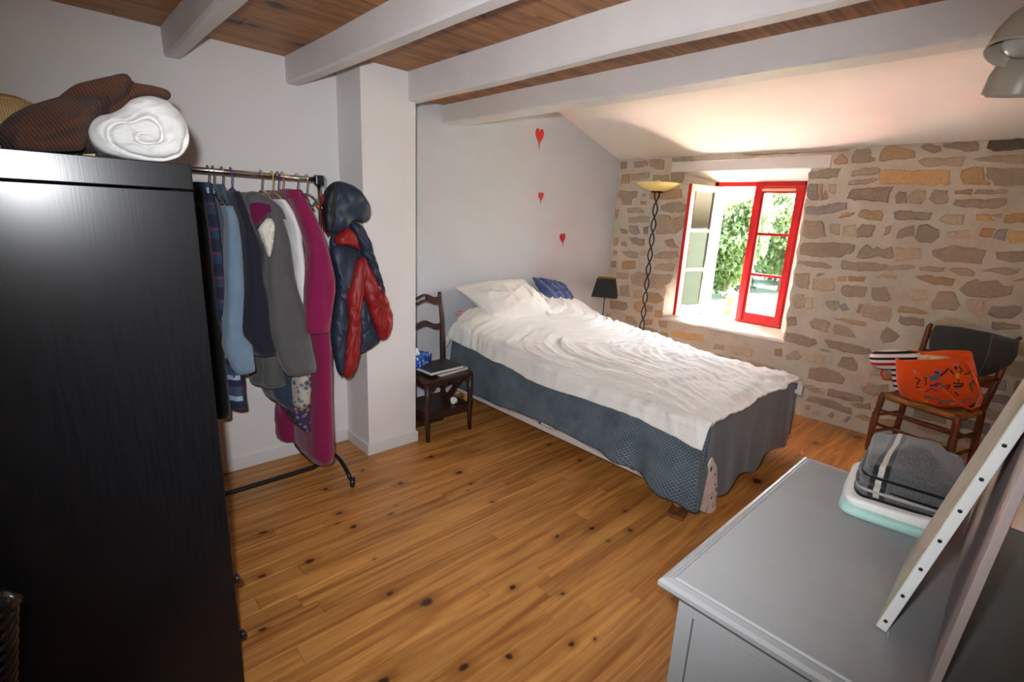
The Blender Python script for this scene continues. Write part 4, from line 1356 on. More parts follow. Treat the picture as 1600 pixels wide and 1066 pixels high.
def skirt_mat():
    q = Nodes('blue_grey_bedspread')
    geo = q.n('ShaderNodeNewGeometry').outputs['Position']
    sp = q.n('ShaderNodeSeparateXYZ')
    q.l(geo, sp.inputs[0])
    cb = q.n('ShaderNodeCombineXYZ')
    q.l(q.math('ADD', sp.outputs[0], sp.outputs[1]), cb.inputs[0])
    q.l(sp.outputs[2], cb.inputs[1])
    br = q.n('ShaderNodeTexBrick', Color1=srgb(134, 151, 162), Color2=srgb(114, 132, 145), Mortar=srgb(56, 62, 70), Scale=1.0)
    br.inputs['Mortar Size'].default_value = .0036
    br.inputs['Brick Width'].default_value = .017
    br.inputs['Row Height'].default_value = .0115
    br.inputs['Mortar Smooth'].default_value = .3
    q.l(cb.outputs[0], br.inputs['Vector'])
    nn = q.noise(geo, 9, 4)
    q.color(q.mix(.35, br.outputs['Color'], q.ramp(nn, [(.3, srgb(80, 92, 102)), (.7, srgb(122, 136, 146))])))
    q.set(Roughness=.9)
    q.b.inputs['Specular IOR Level'].default_value = .2
    q.bump(nn, .3, .01)
    return q.m
M['skirt'] = skirt_mat()
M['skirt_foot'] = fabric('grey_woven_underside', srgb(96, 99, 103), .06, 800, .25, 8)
SKL = [(1.04, .075), (1.20, .115), (1.38, .185), (1.66, .206), (2.0, .228), (2.56, .213), (2.94, .205), (3.26, .20)]
SKF = [(2.36, .075), (2.41, .10), (2.47, .30), (2.53, .31), (2.58, .13), (2.69, .085), (2.88, .045), (2.98, .12), (3.20, .06), (3.34, .125), (3.52, .12), (3.68, .11), (3.82, .07)]
spread = thing('bedspread', 'blue grey woven bedspread hanging down the sides of the bed', 'bedspread', (3.1, 2.2, .55))
def skl(s, t):
    y = 3.26 - s * (3.26 - 1.035)
    zb = interp(SKL, y)
    z = lerp(.565, zb, t)
    fl = t * (.018 * nz(y * 6, .5) + .026 * math.sin(y * 19 + 2.5 * nz(y * 2, 3)) * sstep(2.3, 1.2, y) + .008 * nz(y * 15, z * 4))
    rr = .05
    x = 2.412 - .045 * t + fl
    if s > .97:
        k = (s - .97) / .03
        x += .028 * k * k
    return Vector((x, y, z))
MB().grid(130, 26, skl).obj('side_drape', M['skirt'], spread, smooth=True, solid=.004)
def skf(s, t):
    x = 2.395 + s * (3.845 - 2.395)
    zb = interp(SKF, x)
    z = lerp(.572, zb, t)
    fl = t * (.022 * nz(x * 5, 8.5) + .013 * math.sin(x * 15 + 2 * nz(x * 2, 6)) + .006 * nz(x * 14, z * 4, 2))
    yv = 1.075 - .035 * t - .35 * 0 + fl
    return Vector((x, yv, z))
MB().grid(110, 26, skf).obj('foot_drape', M['skirt_foot'], spread, smooth=True, solid=.004)
def skr(s, t):
    y = 1.06 + s * (3.26 - 1.06)
    z = lerp(.56, .13 + .05 * nz(y * 3, 9), t)
    fl = t * (.02 * nz(y * 6, 4.5) + .016 * math.sin(y * 14))
    return Vector((3.825 + .055 * t + fl, y, z))
MB().grid(90, 20, skr).obj('side_drape', M['skirt'], spread, smooth=True, solid=.004)
MB().grid(12, 20, lambda u, v: Vector((2.43 + u * 1.39, 1.09 + v * 2.16, .5555))).obj('top', M['skirt'], spread)

def sheet_mat():
    q = Nodes('printed_white_sheet')
    co = q.coord('pos')
    v = q.n('ShaderNodeTexVoronoi', Scale=13.0)
    q.l(q.coord('pos', (1, 1, .55)), v.inputs['Vector'])
    cc = q.ramp(v.outputs['Distance'], [(0.0, srgb(22, 26, 48)), (0.17, srgb(222, 214, 210))], 'CONSTANT')
    w = q.n('ShaderNodeTexNoise', Scale=11.0, Detail=1.0)
    q.l(co, w.inputs['Vector'])
    ln = q.math('LESS_THAN', q.math('ABSOLUTE', q.math('SUBTRACT', w.outputs[0], .5)), .012)
    cc = q.mix(ln, cc, srgb(176, 60, 60))
    q.color(cc)
    q.set(Roughness=.9)
    return q.m
M['sheet'] = sheet_mat()
sheet = thing('printed_sheet', 'white sheet with red and black print showing under the bedspread', 'sheet', (2.42, 1.6, .3))
fl_px = [(1112,712),(1121,728),(1121,770),(1117,806),(1104,803),(1092,798),(1089,780),(1094,758),(1102,735)]
fp = [at(x, y, 'y', 1.035) for x, y in fl_px]
puff(fp, (.002, -.006, 0), (0, .006, 0), 44, 3, .3, 20, 1).obj('corner_flap', M['sheet'], sheet, smooth=True)
def shl(s, t):
    y = 3.1 - s * (3.1 - 1.30)
    zb = interp(SKL, y) - .012 - .022 * max(0, nz(y * 4, 7) + .45) - .02 * sstep(1.5, 1.25, y)
    return Vector((2.418 - .022 * t + .006 * nz(y * 7, 11) * t, y, lerp(.40, zb, t)))
MB().grid(90, 10, shl).obj('hem', M['sheet'], sheet, smooth=True, solid=.003)

# pillows
def pillow(name, label, TL, TR, BL, BR, thick, mat_, cat='pillow', seed=0, group='pillows on the bed', tuck=.10):
    TL, TR, BL, BR = map(Vector, (TL, TR, BL, BR))
    nrm = ((TR - TL).cross(BL - TL)).normalized()
    if nrm.y > 0:
        nrm = -nrm
    m = MB()
    N = 56
    def face(sg):
        def f(u, v):
            e = lambda a: 1 - tuck * (1 - (2 * a - 1) ** 2) * 1.0
            # pull the edge middles in so the corners stand out
            uu = .5 + (u - .5) * (1 - tuck * (1 - (2 * v - 1) ** 2))
            vv = .5 + (v - .5) * (1 - tuck * (1 - (2 * u - 1) ** 2))
            p = (TL * (1-uu) * (1-vv) + TR * uu * (1-vv) + BL * (1-uu) * vv + BR * uu * vv)
            q = max(0, (1 - (2*u-1) ** 2)) * max(0, (1 - (2*v-1) ** 2))
            h = thick * q ** .42 * (1 + .10 * nz(u * 4 + seed, v * 4) + .05 * nz(u * 11, v * 11, seed))
            ed = abs(2*u-1) ** 6 + abs(2*v-1) ** 6
            h += .010 * min(1, ed) * nz(u * 9 + v * 3, v * 12, seed) * q ** .3
            h += .012 * q ** .25 * max(0, 1 - 4 * abs(nz(u * 5 + v * 2 + seed, v * 3 - u, 2))) + .006 * q ** .25 * nz(u * 16, v * 7 + seed, 1)
            return p + nrm * h * sg
        return f
    m.grid(N, N, face(1))
    m.grid(N, N, face(-.75))
    return tag(m.obj(name, mat_, smooth=True), label, cat, group)
pillow('pillow', 'large plump white pillow leaning on the grey wall', (2.505, 3.37, .985), (3.31, 3.38, 1.01), (2.64, 3.03, .785), (3.29, 2.95, .762), .125, M['white_cloth'], seed=1, tuck=.07)
pillow('pillow', 'flat white pillow with ties lying under the blue cushion', (3.20, 3.36, .90), (3.86, 3.36, .84), (3.235, 2.93, .735), (3.80, 2.97, .735), .06, M['white_cloth'], seed=2)
def stripe():
    q = Nodes('blue_striped_cotton')
    geo = q.n('ShaderNodeNewGeometry').outputs['Position']
    sp = q.n('ShaderNodeSeparateXYZ')
    q.l(geo, sp.inputs[0])
    v = q.math('ADD', sp.outputs[0], q.math('MULTIPLY', sp.outputs[2], .35))
    f = q.math('FRACT', q.math('MULTIPLY', v, 11.0))
    cc = q.mix(q.math('LESS_THAN', f, .10), srgb(66, 86, 138), srgb(196, 198, 208))
    f2 = q.math('FRACT', q.math('MULTIPLY', v, 22.0))
    cc = q.mix(q.math('MULTIPLY', q.math('LESS_THAN', f2, .3), .45), cc, srgb(36, 50, 100))
    q.color(cc)
    q.set(Roughness=.9)
    return q.m
pillow('cushion', 'blue striped cushion leaning beside the large white pillow', (3.435, 3.385, 1.025), (3.90, 3.385, .93), (3.40, 3.14, .83), (3.80, 3.10, .775), .075, stripe(), 'cushion', 3)
ties = fabric('cream_tape', srgb(214, 206, 190), .05)
for i, (pts) in enumerate((((848, 461), (850, 475), (855, 488), (860, 498)), ((874, 472), (880, 482), (882, 495), (885, 504)), ((896, 481), (901, 490), (902, 498), (899, 506)))):
    P = [at(x, y, 'y', 3.06 - .05 * k) for k, (x, y) in enumerate(pts)]
    m = MB()
    vs = []
    for k, p in enumerate(P):
        vs += [p + Vector((-.014, -.004, 0)), p + Vector((.014, -.004, .004 * k)), p + Vector((.014, .004, .004 * k)), p + Vector((-.014, .004, 0))]
    fs = [(4*k+j, 4*k+(j+1) % 4, 4*k+4+(j+1) % 4, 4*k+4+j) for k in range(len(P)-1) for j in range(4)] + [(3, 2, 1, 0), tuple(4*(len(P)-1)+j for j in range(4))]
    m.add(vs, fs)
    tag(m.obj('fabric_tie', ties, smooth=False), ('cream cloth tie between the large white pillow and the striped cushion', 'cream cloth tie hanging from the middle of the striped cushion', 'cream cloth tie at the lamp-side corner of the striped cushion')[i], 'tie', 'ties of the striped cushion')
pk = [at(x, y, 'y', 3.345) for x, y in ((712,490),(720,484),(729,482),(728,492),(717,497))]
tag(puff(pk, (0, -.02, 0), (0, .03, 0), 30, 4, .2, 20, 3).obj('pink_cloth', floral('pink_print', srgb(206, 176, 176), srgb(150, 70, 78), srgb(196, 150, 150), 50), smooth=True), 'corner of pink printed cloth behind the bed head', 'cloth')

# ------------------------------------------------------------------ lamps
fl = thing('floor_lamp', 'floor lamp with twisted black iron stem and yellow glass bowl', 'lamp', (4.50, 2.785, 0))
LC = Vector((4.50, 2.785, 0))
MB().lathe([(.13, 0), (.13, .012), (.09, .022), (.03, .03), (.018, .05)], 28, Matrix.Translation(LC), True).obj('base', M['iron'], fl, smooth=True)
for ph in (0, math.pi):
    pts = []
    for k in range(150):
        t = k / 149
        z = .04 + t * 1.84
        a = ph + math.pi * z / .147 * 1.0
        r = .021
        pts.append(LC + Vector((r * math.cos(a) * .5, r * math.sin(a) , z)) if False else LC + Vector((r * math.cos(a), r * math.sin(a), z)))
    MB().tube(pts, .0068, 8).obj('twisted_rod', M['iron'], fl, smooth=True)
MB().lathe([(.004, 1.878), (.055, 1.878), (.058, 1.884), (.055, 1.890), (.004, 1.890)], 24, Matrix.Translation(LC), True).obj('plate', M['iron'], fl, smooth=True)
q = Nodes('yellow_glass')
q.color(srgb(250, 228, 150))
q.set(Roughness=.35)
q.b.inputs['Subsurface Weight'].default_value = .3
q.b.inputs['Subsurface Radius'].default_value = (.05, .04, .02)
M['yglass'] = q.m
MB().lathe([(.03, 1.888), (.09, 1.893), (.15, 1.917), (.195, 1.947), (.214, 1.965), (.211, 1.969), (.19, 1.952), (.15, 1.924), (.09, 1.900), (.02, 1.896)], 48, Matrix.Translation(LC)).obj('bowl', M['yglass'], fl, smooth=True)
MB().lathe([(.004, 1.90), (.02, 1.90), (.03, 1.94), (.034, 1.965), (.022, 1.99), (.004, 1.998)], 18, Matrix.Translation(LC), True).obj('bulb', plain('white_bulb', srgb(230, 226, 216), .3), fl, smooth=True)

tl = thing('bedside_lamp', 'slim bedside lamp with square black shade and gold lining', 'lamp', (4.40, 3.22, 0))
TC = Vector((4.40, 3.22, 0))
MB().lathe([(.10, 0), (.10, .012), (.02, .018), (.008, .03), (.0055, .06), (.0055, .99), (.004, .995)], 20, Matrix.Translation(TC), True).obj('stem', M['iron'], tl, smooth=True)
def sq(h, z, rot=math.radians(33)):
    return [TC + Vector((h * math.sqrt(2) * math.cos(rot + math.pi/4 + k * math.pi/2), h * math.sqrt(2) * math.sin(rot + math.pi/4 + k * math.pi/2), z)) for k in range(4)]
MB().rings([sq(.135, .80), sq(.092, .995)], False).obj('lamp_shade', plain('black_shade', (.008, .008, .008, 1), .7), tl)
MB().rings([sq(.132, .802), sq(.089, .9945)], False).obj('shade_lining', plain('gold_lining', srgb(196, 146, 56), .35, metal=.6), tl)

# spot lamp high on the dresser wall
M['shade_enamel'] = plain('beige_enamel', srgb(178, 168, 152), .35, .03)
sp_ = thing('wall_spotlight', 'beige twin spotlight on a wooden bracket high on the grey wall', 'lamp', (1.86, YN, 2.12))
MB().box((1.80, YN, 2.09), (1.93, YN + .02, 2.36)).obj('wall_plate', M['board_wood'], sp_, bevel=.004)
MB().box((1.845, YN + .02, 2.185), (1.885, YN + .255, 2.30)).obj('bracket', M['board_wood'], sp_, bevel=.004)
def spot(c, axis, r):
    R = Vector(axis).normalized().to_track_quat('Z', 'Y').to_matrix().to_4x4()
    T = Matrix.Translation(c) @ R
    s = MB().lathe([(r*.30, -.070), (r*.52, -.062), (r*.80, -.035), (r*.96, .0), (r, .040), (r*1.0, .050), (r*.96, .049), (r*.92, .0), (r*.74, -.032), (r*.45, -.055), (r*.05, -.057)], 32, T).obj('lamp_shade', M['shade_enamel'], sp_, smooth=True)
    MB().lathe([(.004, -.05), (r*.35, -.045), (r*.40, -.01), (r*.62, .018), (r*.60, .036), (r*.35, .046), (.004, .050)], 24, T, True).obj('bulb', plain('frosted_bulb', srgb(190, 192, 190), .12), s, smooth=True)
spot((1.83, .158, 2.085), (-.30, .22, -1), .068)
spot((1.93, .156, 2.015), (.25, .12, -1), .072)
MB().tube([(1.865, .16, 2.21), (1.845, .158, 2.15)], .012, 8).obj('joint', M['shade_enamel'], sp_, smooth=True)
MB().tube([(1.875, .16, 2.21), (1.925, .156, 2.08)], .012, 8).obj('joint', M['shade_enamel'], sp_, smooth=True)

# ------------------------------------------------------------------ dark wooden step chair by the pillar
ch = thing('bedside_chair', 'dark wooden ladder-back step chair used as bedside table', 'chair', (2.03, 2.97, 0))
W = M['dark_chair']
cx0, cx1, cy0, cy1, sz = 1.835, 2.235, 2.765, 3.13, .455
def seat_o(k, n=48):
    a = 2 * math.pi * k / n
    e = .22
    x = math.copysign(abs(math.cos(a)) ** e, math.cos(a))
    y = math.copysign(abs(math.sin(a)) ** e, math.sin(a))
    return ((cx0 + cx1) / 2 + x * ((cx1 - cx0) / 2 + .018), (cy0 + cy1) / 2 + y * ((cy1 - cy0) / 2 + .015))
rings = []
for off, z in ((.985, sz - .022), (1, sz - .016), (1, sz - .006), (.985, sz), (.5, sz)):
    cxm, cym = (cx0 + cx1) / 2, (cy0 + cy1) / 2
    rings.append([Vector((cxm + (seat_o(k)[0] - cxm) * off, cym + (seat_o(k)[1] - cym) * off, z)) for k in range(48)])
MB().rings(rings).obj('seat', W, ch)
for x in (cx0 + .012, cx1 - .012):
    MB().tube([(x, cy0 + .015, sz - .02), (x, cy0 + .012, .30), (x, cy0 + .014, .14), (x, cy0 + .002, 0)], [.021, .019, .017, .014], 10).obj('leg', W, ch, smooth=True)
    MB().tube([(x, cy1 + .03, 0), (x, cy1 - .005, .22), (x, cy1, .46), (x - .0, cy1 + .012, .62), (x + .004, cy1 + .022, .78), (x - .012, cy1 + .035, .98), (x - .014, cy1 + .037, 1.0)], [.016, .018, .021, .020, .018, .017, .010], 10).obj('back_post', W, ch, smooth=True)
def slat(z0, h, bow, nm, slot=False):
    m = MB()
    n = 24
    fr, x0s, x1s = [], cx0 + .02, cx1 - .022
    def prof(u):
        return z0 + bow * math.sin(math.pi * u) + .012 * math.sin(4 * math.pi * u)
    def strip(ua, ub, f0, f1):
        vs = []
        nn = 12
        for k in range(nn + 1):
            u = lerp(ua, ub, k / nn)
            x = lerp(x0s, x1s, u)
            yv = cy1 + .024 + .012 * math.sin(math.pi * u) * 1.0
            za, zb = prof(u) + f0 * h, prof(u) + f1 * h
            vs += [(x, yv - .009, za), (x, yv - .009, zb), (x, yv + .009, zb), (x, yv + .009, za)]
        fs = [(4*k+j, 4*k+(j+1) % 4, 4*k+4+(j+1) % 4, 4*k+4+j) for k in range(nn) for j in range(4)] + [(0,1,2,3), tuple(4*nn+j for j in range(4))]
        m.add(vs, fs)
    if slot:
        strip(0, .36, 0, 1); strip(.64, 1, 0, 1); strip(.36, .64, 0, .3); strip(.36, .64, .72, 1)
    else:
        strip(0, 1, 0, 1)
    m.obj(nm, W, ch)
slat(.915, .058, .008, 'top_slat', True)
slat(.715, .042, .022, 'slat')
ap = MB()
for k in range(24):
    u0, u1 = k / 24, (k + 1) / 24
    z_ = lambda u: sz - .055 - .02 * abs(math.cos(3 * math.pi * u)) ** .7 + .018 * (1 if .12 < u < .88 else 0)
    xa, xb = lerp(cx0 + .02, cx1 - .02, u0), lerp(cx0 + .02, cx1 - .02, u1)
    ap.add([(xa, cy0 + .004, z_(u0)), (xb, cy0 + .004, z_(u1)), (xb, cy0 + .004, sz - .02), (xa, cy0 + .004, sz - .02), (xa, cy0 + .022, z_(u0)), (xb, cy0 + .022, z_(u1)), (xb, cy0 + .022, sz - .02), (xa, cy0 + .022, sz - .02)],
           [(0,1,2,3),(7,6,5,4),(0,4,5,1),(3,2,6,7)])
ap.obj('apron', W, ch)
for x in (cx0, cx1 - .024):
    MB().box((x, cy0 + .03, sz - .06), (x + .018, cy1 - .01, sz - .02)).obj('side_rail', W, ch)
    MB().box((x, cy0 + .02, .155), (x + .018, cy1 + .0, .195)).obj('side_rail', W, ch)
MB().box((cx0 + .005, cy0 + .0, .190), (cx1 - .005, cy1 - .02, .208)).obj('shelf', W, ch, bevel=.003)
MB().box((cx0 + .02, cy0 + .004, .158), (cx1 - .02, cy0 + .020, .190)).obj('shelf_rail', W, ch, bevel=.003)
MB().box((cx0 - .02, cy0 + .16, .085), (cx1 - .15, cy1 - .04, .102)).obj('lower_step', W, ch, bevel=.003)
MB().box((cx0 - .02, cy0 + .15, .06), (cx1 - .15, cy0 + .165, .102)).obj('lower_step_edge', W, ch, bevel=.003)
MB().tube([(cx1 - .05, cy0 + .05, sz - .03), (cx1 - .12, cy0 + .17, .215)], .018, 4).obj('brace', W, ch)

def box_rot(cx, cy, z0, sx, sy, h, rot):
    return MB().box((-sx/2, -sy/2, 0), (sx/2, sy/2, h), Matrix.Translation((cx, cy, z0)) @ Matrix.Rotation(rot, 4, 'Z'))
pages = plain('paper', srgb(226, 222, 216), .8, .03, 200)
bl = plain('black_cover', (.016, .016, .018, 1), .42, .05)
b1 = thing('book', 'thin white book under the black binder on the dark chair', 'book', (2.10, 2.90, sz), 'books on the dark chair')
box_rot(2.10, 2.915, sz + .001, .27, .19, .016, .12).obj('pages', pages, b1)
box_rot(2.10, 2.915, sz + .017, .275, .195, .002, .12).obj('cover', plain('light_cover', srgb(170, 172, 176), .5), b1)
b2 = thing('binder', 'black hardcover binder lying on the dark chair', 'binder', (2.045, 2.92, sz + .02), 'books on the dark chair')
RB = .06
box_rot(2.04, 2.93, sz + .0195, .305, .235, .003, RB).obj('cover', bl, b2, bevel=.001)
box_rot(2.04, 2.931, sz + .0225, .295, .225, .020, RB).obj('pages', pages, b2)
box_rot(2.04, 2.93, sz + .0425, .305, .235, .003, RB).obj('cover', bl, b2, bevel=.001)
def tissue_mat():
    qq = Nodes('blue_flower_carton')
    v = qq.n('ShaderNodeTexVoronoi', Scale=30.0)
    qq.l(qq.coord('pos'), v.inputs['Vector'])
    qq.color(qq.ramp(v.outputs['Distance'], [(0.0, srgb(214, 200, 90)), (0.16, srgb(206, 220, 236)), (0.3, srgb(66, 116, 200)), (.42, srgb(28, 78, 176))], 'CONSTANT'))
    qq.set(Roughness=.4)
    return qq.m
tb = thing('tissue_box', 'blue flowered tissue box standing on the black binder', 'tissue box', (1.92, 3.0, sz + .046))
box_rot(1.925, 3.03, sz + .046, .22, .11, .075, .5).obj('carton', tissue_mat(), tb, bevel=.003)
def crumple(c, r, seed):
    m = MB()
    def f(u, v):
        a, b = 2 * math.pi * u, math.pi * v
        d = Vector((math.sin(b) * math.cos(a), math.sin(b) * math.sin(a), math.cos(b)))
        k = r * (1 + .55 * nz(d.x * 2.3 + seed, d.y * 2.3, d.z * 2.3) + .2 * nz(d.x * 6, d.y * 6 + seed, d.z * 6))
        return Vector(c) + d * k
    return m.grid(24, 14, f, True)
crumple((1.905, 3.03, sz + .138), .030, 2).obj('tissue', M['white_cloth'], tb, smooth=False)
tag(crumple((2.115, 2.83, .2375), .024, 6).obj('crumpled_tissue', M['white_cloth']), 'crumpled white tissue on the lower shelf of the dark chair', 'tissue')

# ------------------------------------------------------------------ rush-seat chair by the stone wall
rc = thing('rush_chair', 'red brown wooden chair with woven rush seat by the stone wall', 'chair', (4.46, .40, 0))
W = M['red_chair']
FLp, FRp, RLp, RRp = Vector((4.40, .655, 0)), Vector((4.275, .218, 0)), Vector((4.665, .545, 0)), Vector((4.575, .125, 0))
SZ = .445
def post(p, q, rads, zs, nm):
    pts = [Vector((lerp(p.x, q.x, i / (len(zs)-1)), lerp(p.y, q.y, i / (len(zs)-1)), z)) for i, z in enumerate(zs)]
    MB().tube(pts, rads, 12).obj(nm, W, rc, smooth=True)
turn_z = [0, .04, .20, .30, .315, .33, .345, .36, .40, .455, .465]
turn_r = [.012, .017, .022, .023, .017, .023, .016, .022, .022, .020, .010]
for p in (FLp, FRp):
    off = Vector(((p.x - 4.48) * .05, (p.y - .39) * .06, 0))
    post(p + off, p, turn_r, turn_z, 'leg')
post(RLp + Vector((.03, .02, 0)), RLp, [.014, .02, .021, .021, .020], [0, .12, .3, .42, .46], 'leg')
post(RRp + Vector((.03, -.02, 0)), RRp, [.014, .02, .021, .021, .020], [0, .12, .3, .42, .46], 'leg')
RLt, RRt = Vector((4.695, .515, .965)), Vector((4.655, .045, .965))
post(RLp, RLt, [.020, .020, .019, .018, .012], [.45, .6, .78, .95, .975], 'back_post')
post(RRp, RRt, [.020, .020, .019, .018, .012], [.45, .6, .78, .95, .975], 'back_post')
for z, t in ((.64, .36), (.76, .60), (.90, .88)):
    a, b = RLp.lerp(RLt, t), RRp.lerp(RRt, t)
    a.z = b.z = z
    d = Vector((-.012, 0, 0))
    m = MB()
    vs = []
    for k in range(11):
        u = k / 10
        p = a.lerp(b, u) + Vector((.02 * math.sin(math.pi * u), 0, 0))
        h = .028 + .014 * math.sin(math.pi * u)
        vs += [p + Vector((-.006, 0, -h)), p + Vector((-.006, 0, h)), p + Vector((.006, 0, h)), p + Vector((.006, 0, -h))]
    m.add(vs, [(4*k+j, 4*k+(j+1) % 4, 4*k+4+(j+1) % 4, 4*k+4+j) for k in range(10) for j in range(4)] + [(3,2,1,0), (40,41,42,43)])
    m.obj('slat', W, rc)
ar = [RRp.lerp(RRt, .42) + Vector((0, 0, .68)), RRp + Vector((-.06, .03, .690)), RRp + Vector((-.15, .055, .686)), RRp + Vector((-.19, .066, .675))]
ar[0].z = .685
MB().tube(ar, [.016, .020, .024, .018], 10).obj('armrest', W, rc, smooth=True)
MB().tube([RRp + Vector((-.14, .05, .455)), RRp + Vector((-.145, .052, .56)), RRp + Vector((-.14, .052, .68))], [.014, .019, .013], 10).obj('arm_support', W, rc, smooth=True)
for a, b, z in ((FLp, FRp, .22), (FLp, FRp, .33), (FLp, RLp, .16), (FLp, RLp, .29), (FRp, RRp, .16), (FRp, RRp, .29), (RLp, RRp, .25)):
    MB().tube([Vector((a.x, a.y, z)), Vector((lerp(a.x, b.x, .5), lerp(a.y, b.y, .5), z)), Vector((b.x, b.y, z))], [.009, .012, .009], 8).obj('stretcher', W, rc, smooth=True)
def rush():
    qq = Nodes('woven_rush')
    co = qq.coord('pos', rot=(0, 0, .25))
    w = qq.n('ShaderNodeTexWave', Scale=48.0, Distortion=1.2, Detail=2.0)
    qq.l(co, w.inputs['Vector'])
    w2 = qq.n('ShaderNodeTexWave', Scale=48.0, Distortion=1.2, Detail=2.0, _bands_direction='Y')
    qq.l(co, w2.inputs['Vector'])
    mm = qq.math('ADD', qq.math('MULTIPLY', w.outputs['Fac'], .5), qq.math('MULTIPLY', w2.outputs['Fac'], .5))
    qq.color(qq.ramp(mm, [(.1, srgb(122, 72, 26)), (.8, srgb(186, 124, 56))]))
    qq.set(Roughness=.55)
    qq.bump(mm, .5, .005)
    return qq.m
sc_c = (FLp + FRp + RLp + RRp) / 4
corners = [FLp, FRp, RRp, RLp]
sq_o = resample([(p + (p - sc_c) * .07) + Vector((0, 0, SZ)) for p in corners], 64)
rings = []
for sc_, dz in ((.55, -.022), (.93, -.024), (.995, -.012), (1.0, 0), (.985, .012), (.93, .018), (.6, .010), (.15, .004)):
    rings.append([Vector((sc_c.x + (p.x - sc_c.x) * sc_, sc_c.y + (p.y - sc_c.y) * sc_, SZ + dz)) for p in sq_o])
MB().rings(rings).obj('seat', rush(), rc, smooth=True)

# dark trousers over the chair back
jk = thing('folded_trousers', 'dark grey trousers draped over the back of the rush chair', 'trousers', (4.6, .3, .9))
M['dkgrey'] = fabric('charcoal_cotton', srgb(64, 64, 64), .1, 700, .3)
jp = [at(x, y, 'x', 4.615) for x, y in ((1460,508),(1500,511),(1553,521),(1593,532),(1590,556),(1578,572),(1555,583),(1535,588),(1500,580),(1470,562),(1451,548),(1452,528))]
puff(jp, (-.035, 0, 0), (.03, 0, 0), 56, 6, .35, 16, 4).obj('front_fold', M['dkgrey'], jk, smooth=True)
jp2 = [at(x, y, 'x', 4.61) for x, y in ((1547,521),(1593,532),(1590,556),(1578,572),(1558,580),(1540,584),(1543,560))]
puff(jp2, (-.045, 0, 0), (.02, 0, 0), 44, 6, .2, 14, 7).obj('leg_fold', M['dkgrey'], jk, smooth=True)
seam = [at(x, y, 'x', 4.562) for x, y in ((1551,524),(1547,540),(1543,556),(1536,572),(1530,584))]
MB().tube(seam, .0016, 5).obj('seam', fabric('grey_thread', srgb(120, 118, 116)), jk)

# striped knit and orange bag on the seat
def knit():
    qq = Nodes('striped_knit')
    geo = qq.n('ShaderNodeNewGeometry').outputs['Position']
    spx = qq.n('ShaderNodeSeparateXYZ')
    qq.l(geo, spx.inputs[0])
    f = qq.math('FRACT', qq.math('MULTIPLY', qq.math('ADD', spx.outputs[2], qq.math('MULTIPLY', spx.outputs[1], .25)), 24.0))
    cc = qq.mix(qq.math('LESS_THAN', f, .42), srgb(222, 208, 204), srgb(24, 24, 44))
    zb = qq.math('LESS_THAN', qq.math('ABSOLUTE', qq.math('SUBTRACT', qq.math('ADD', spx.outputs[2], qq.math('MULTIPLY', spx.outputs[1], .25)), .845)), .010)
    cc = qq.mix(zb, cc, srgb(176, 32, 44))
    qq.color(cc)
    qq.set(Roughness=.95)
    return qq.m
kp = [at(x, y, 'x', 4.47) for x, y in ((1357,555),(1366,549),(1390,546),(1420,548),(1440,552),(1440,590),(1420,612),(1400,614),(1394,596),(1394,574),(1376,577),(1362,571))]
tag(puff(kp, (-.07, 0, 0), (.08, 0, 0), 52, 7, .2, 10, 2).obj('striped_sweater', knit(), smooth=True), 'navy and white striped sweater behind the orange bag on the rush chair', 'sweater')
bag = thing('tote_bag', 'bright orange canvas bag with painted dancing figures on the rush chair', 'bag', (4.4, .38, SZ + .02))
M['orange'] = fabric('orange_canvas', srgb(226, 84, 22), .10, 500, .35, 10)
BXP = 4.36
bag_rows = [(560,1396,1514),(572,1397,1518),(590,1398,1523),(608,1400,1526),(622,1405,1526),(632,1414,1522),(637,1425,1512)]
rr = smooth_rows(bag_rows, 16)
rings = []
for i, (py, xl, xr) in enumerate(rr):
    t = i / 15
    a, b = at(xl, py, 'x', BXP), at(xr, py, 'x', BXP)
    cyv, hw = (a.y + b.y) / 2, abs(a.y - b.y) / 2
    zz = lerp(.735, SZ + .012, t)
    za, zb2 = a.z, b.z
    dep = .085 + .045 * math.sin(math.pi * min(1, .25 + t * .7))
    ring = []
    for k in range(44):
        an = 2 * math.pi * k / 44
        e = .6
        yy = cyv + math.copysign(abs(math.cos(an)) ** e, math.cos(an)) * hw
        xx = BXP + .10 + math.copysign(abs(math.sin(an)) ** e, math.sin(an)) * dep * (1 + .12 * nz(an * 1.5, t * 3, 2))
        u = (yy - b.y) / (a.y - b.y)
        z3 = max(lerp(zb2, za, u), SZ + .022 + .01 * (1 - t))
        ring.append(Vector((xx, yy, z3 + .006 * nz(an * 2, t * 4) + (.012 * math.sin(an * 2 + .6) + .02 * (math.sin(an) > .2) if i == 0 else 0))))
    rings.append(ring)
bag_body = MB().rings(rings, False).obj('body', M['orange'], bag, smooth=True, solid=.006)
MB().rings([rings[-1], [Vector((BXP + .10 + (p.x - BXP - .10) * .5, .39 + (p.y - .39) * .5, SZ + .022)) for p in rings[-1]]]).obj('bottom', M['orange'], bag)
bk = [at(x, y, 'x', 4.50) for x, y in ((1396,566),(1430,552),(1475,547),(1519,548),(1522,560),(1516,585),(1480,590),(1420,588))]
puff(bk, (-.02, 0, 0), (.02, 0, 0), 44, 5, .3, 12, 3).obj('back_panel', M['orange'], bag, smooth=True)
st = [at(x, y, 'x', 4.44) for x, y in ((1408,557),(1397,556),(1387,560),(1380,572),(1377,585),(1381,592),(1389,592),(1396,586))]
MB().tube(st, .0085, 8).obj('handle', M['orange'], bag, smooth=True)
st2 = [at(x, y, 'x', BXP - .035) for x, y in ((1492,562),(1505,562),(1514,570),(1521,583),(1527,600),(1534,620),(1530,634),(1518,640),(1500,632),(1486,620),(1472,608))]
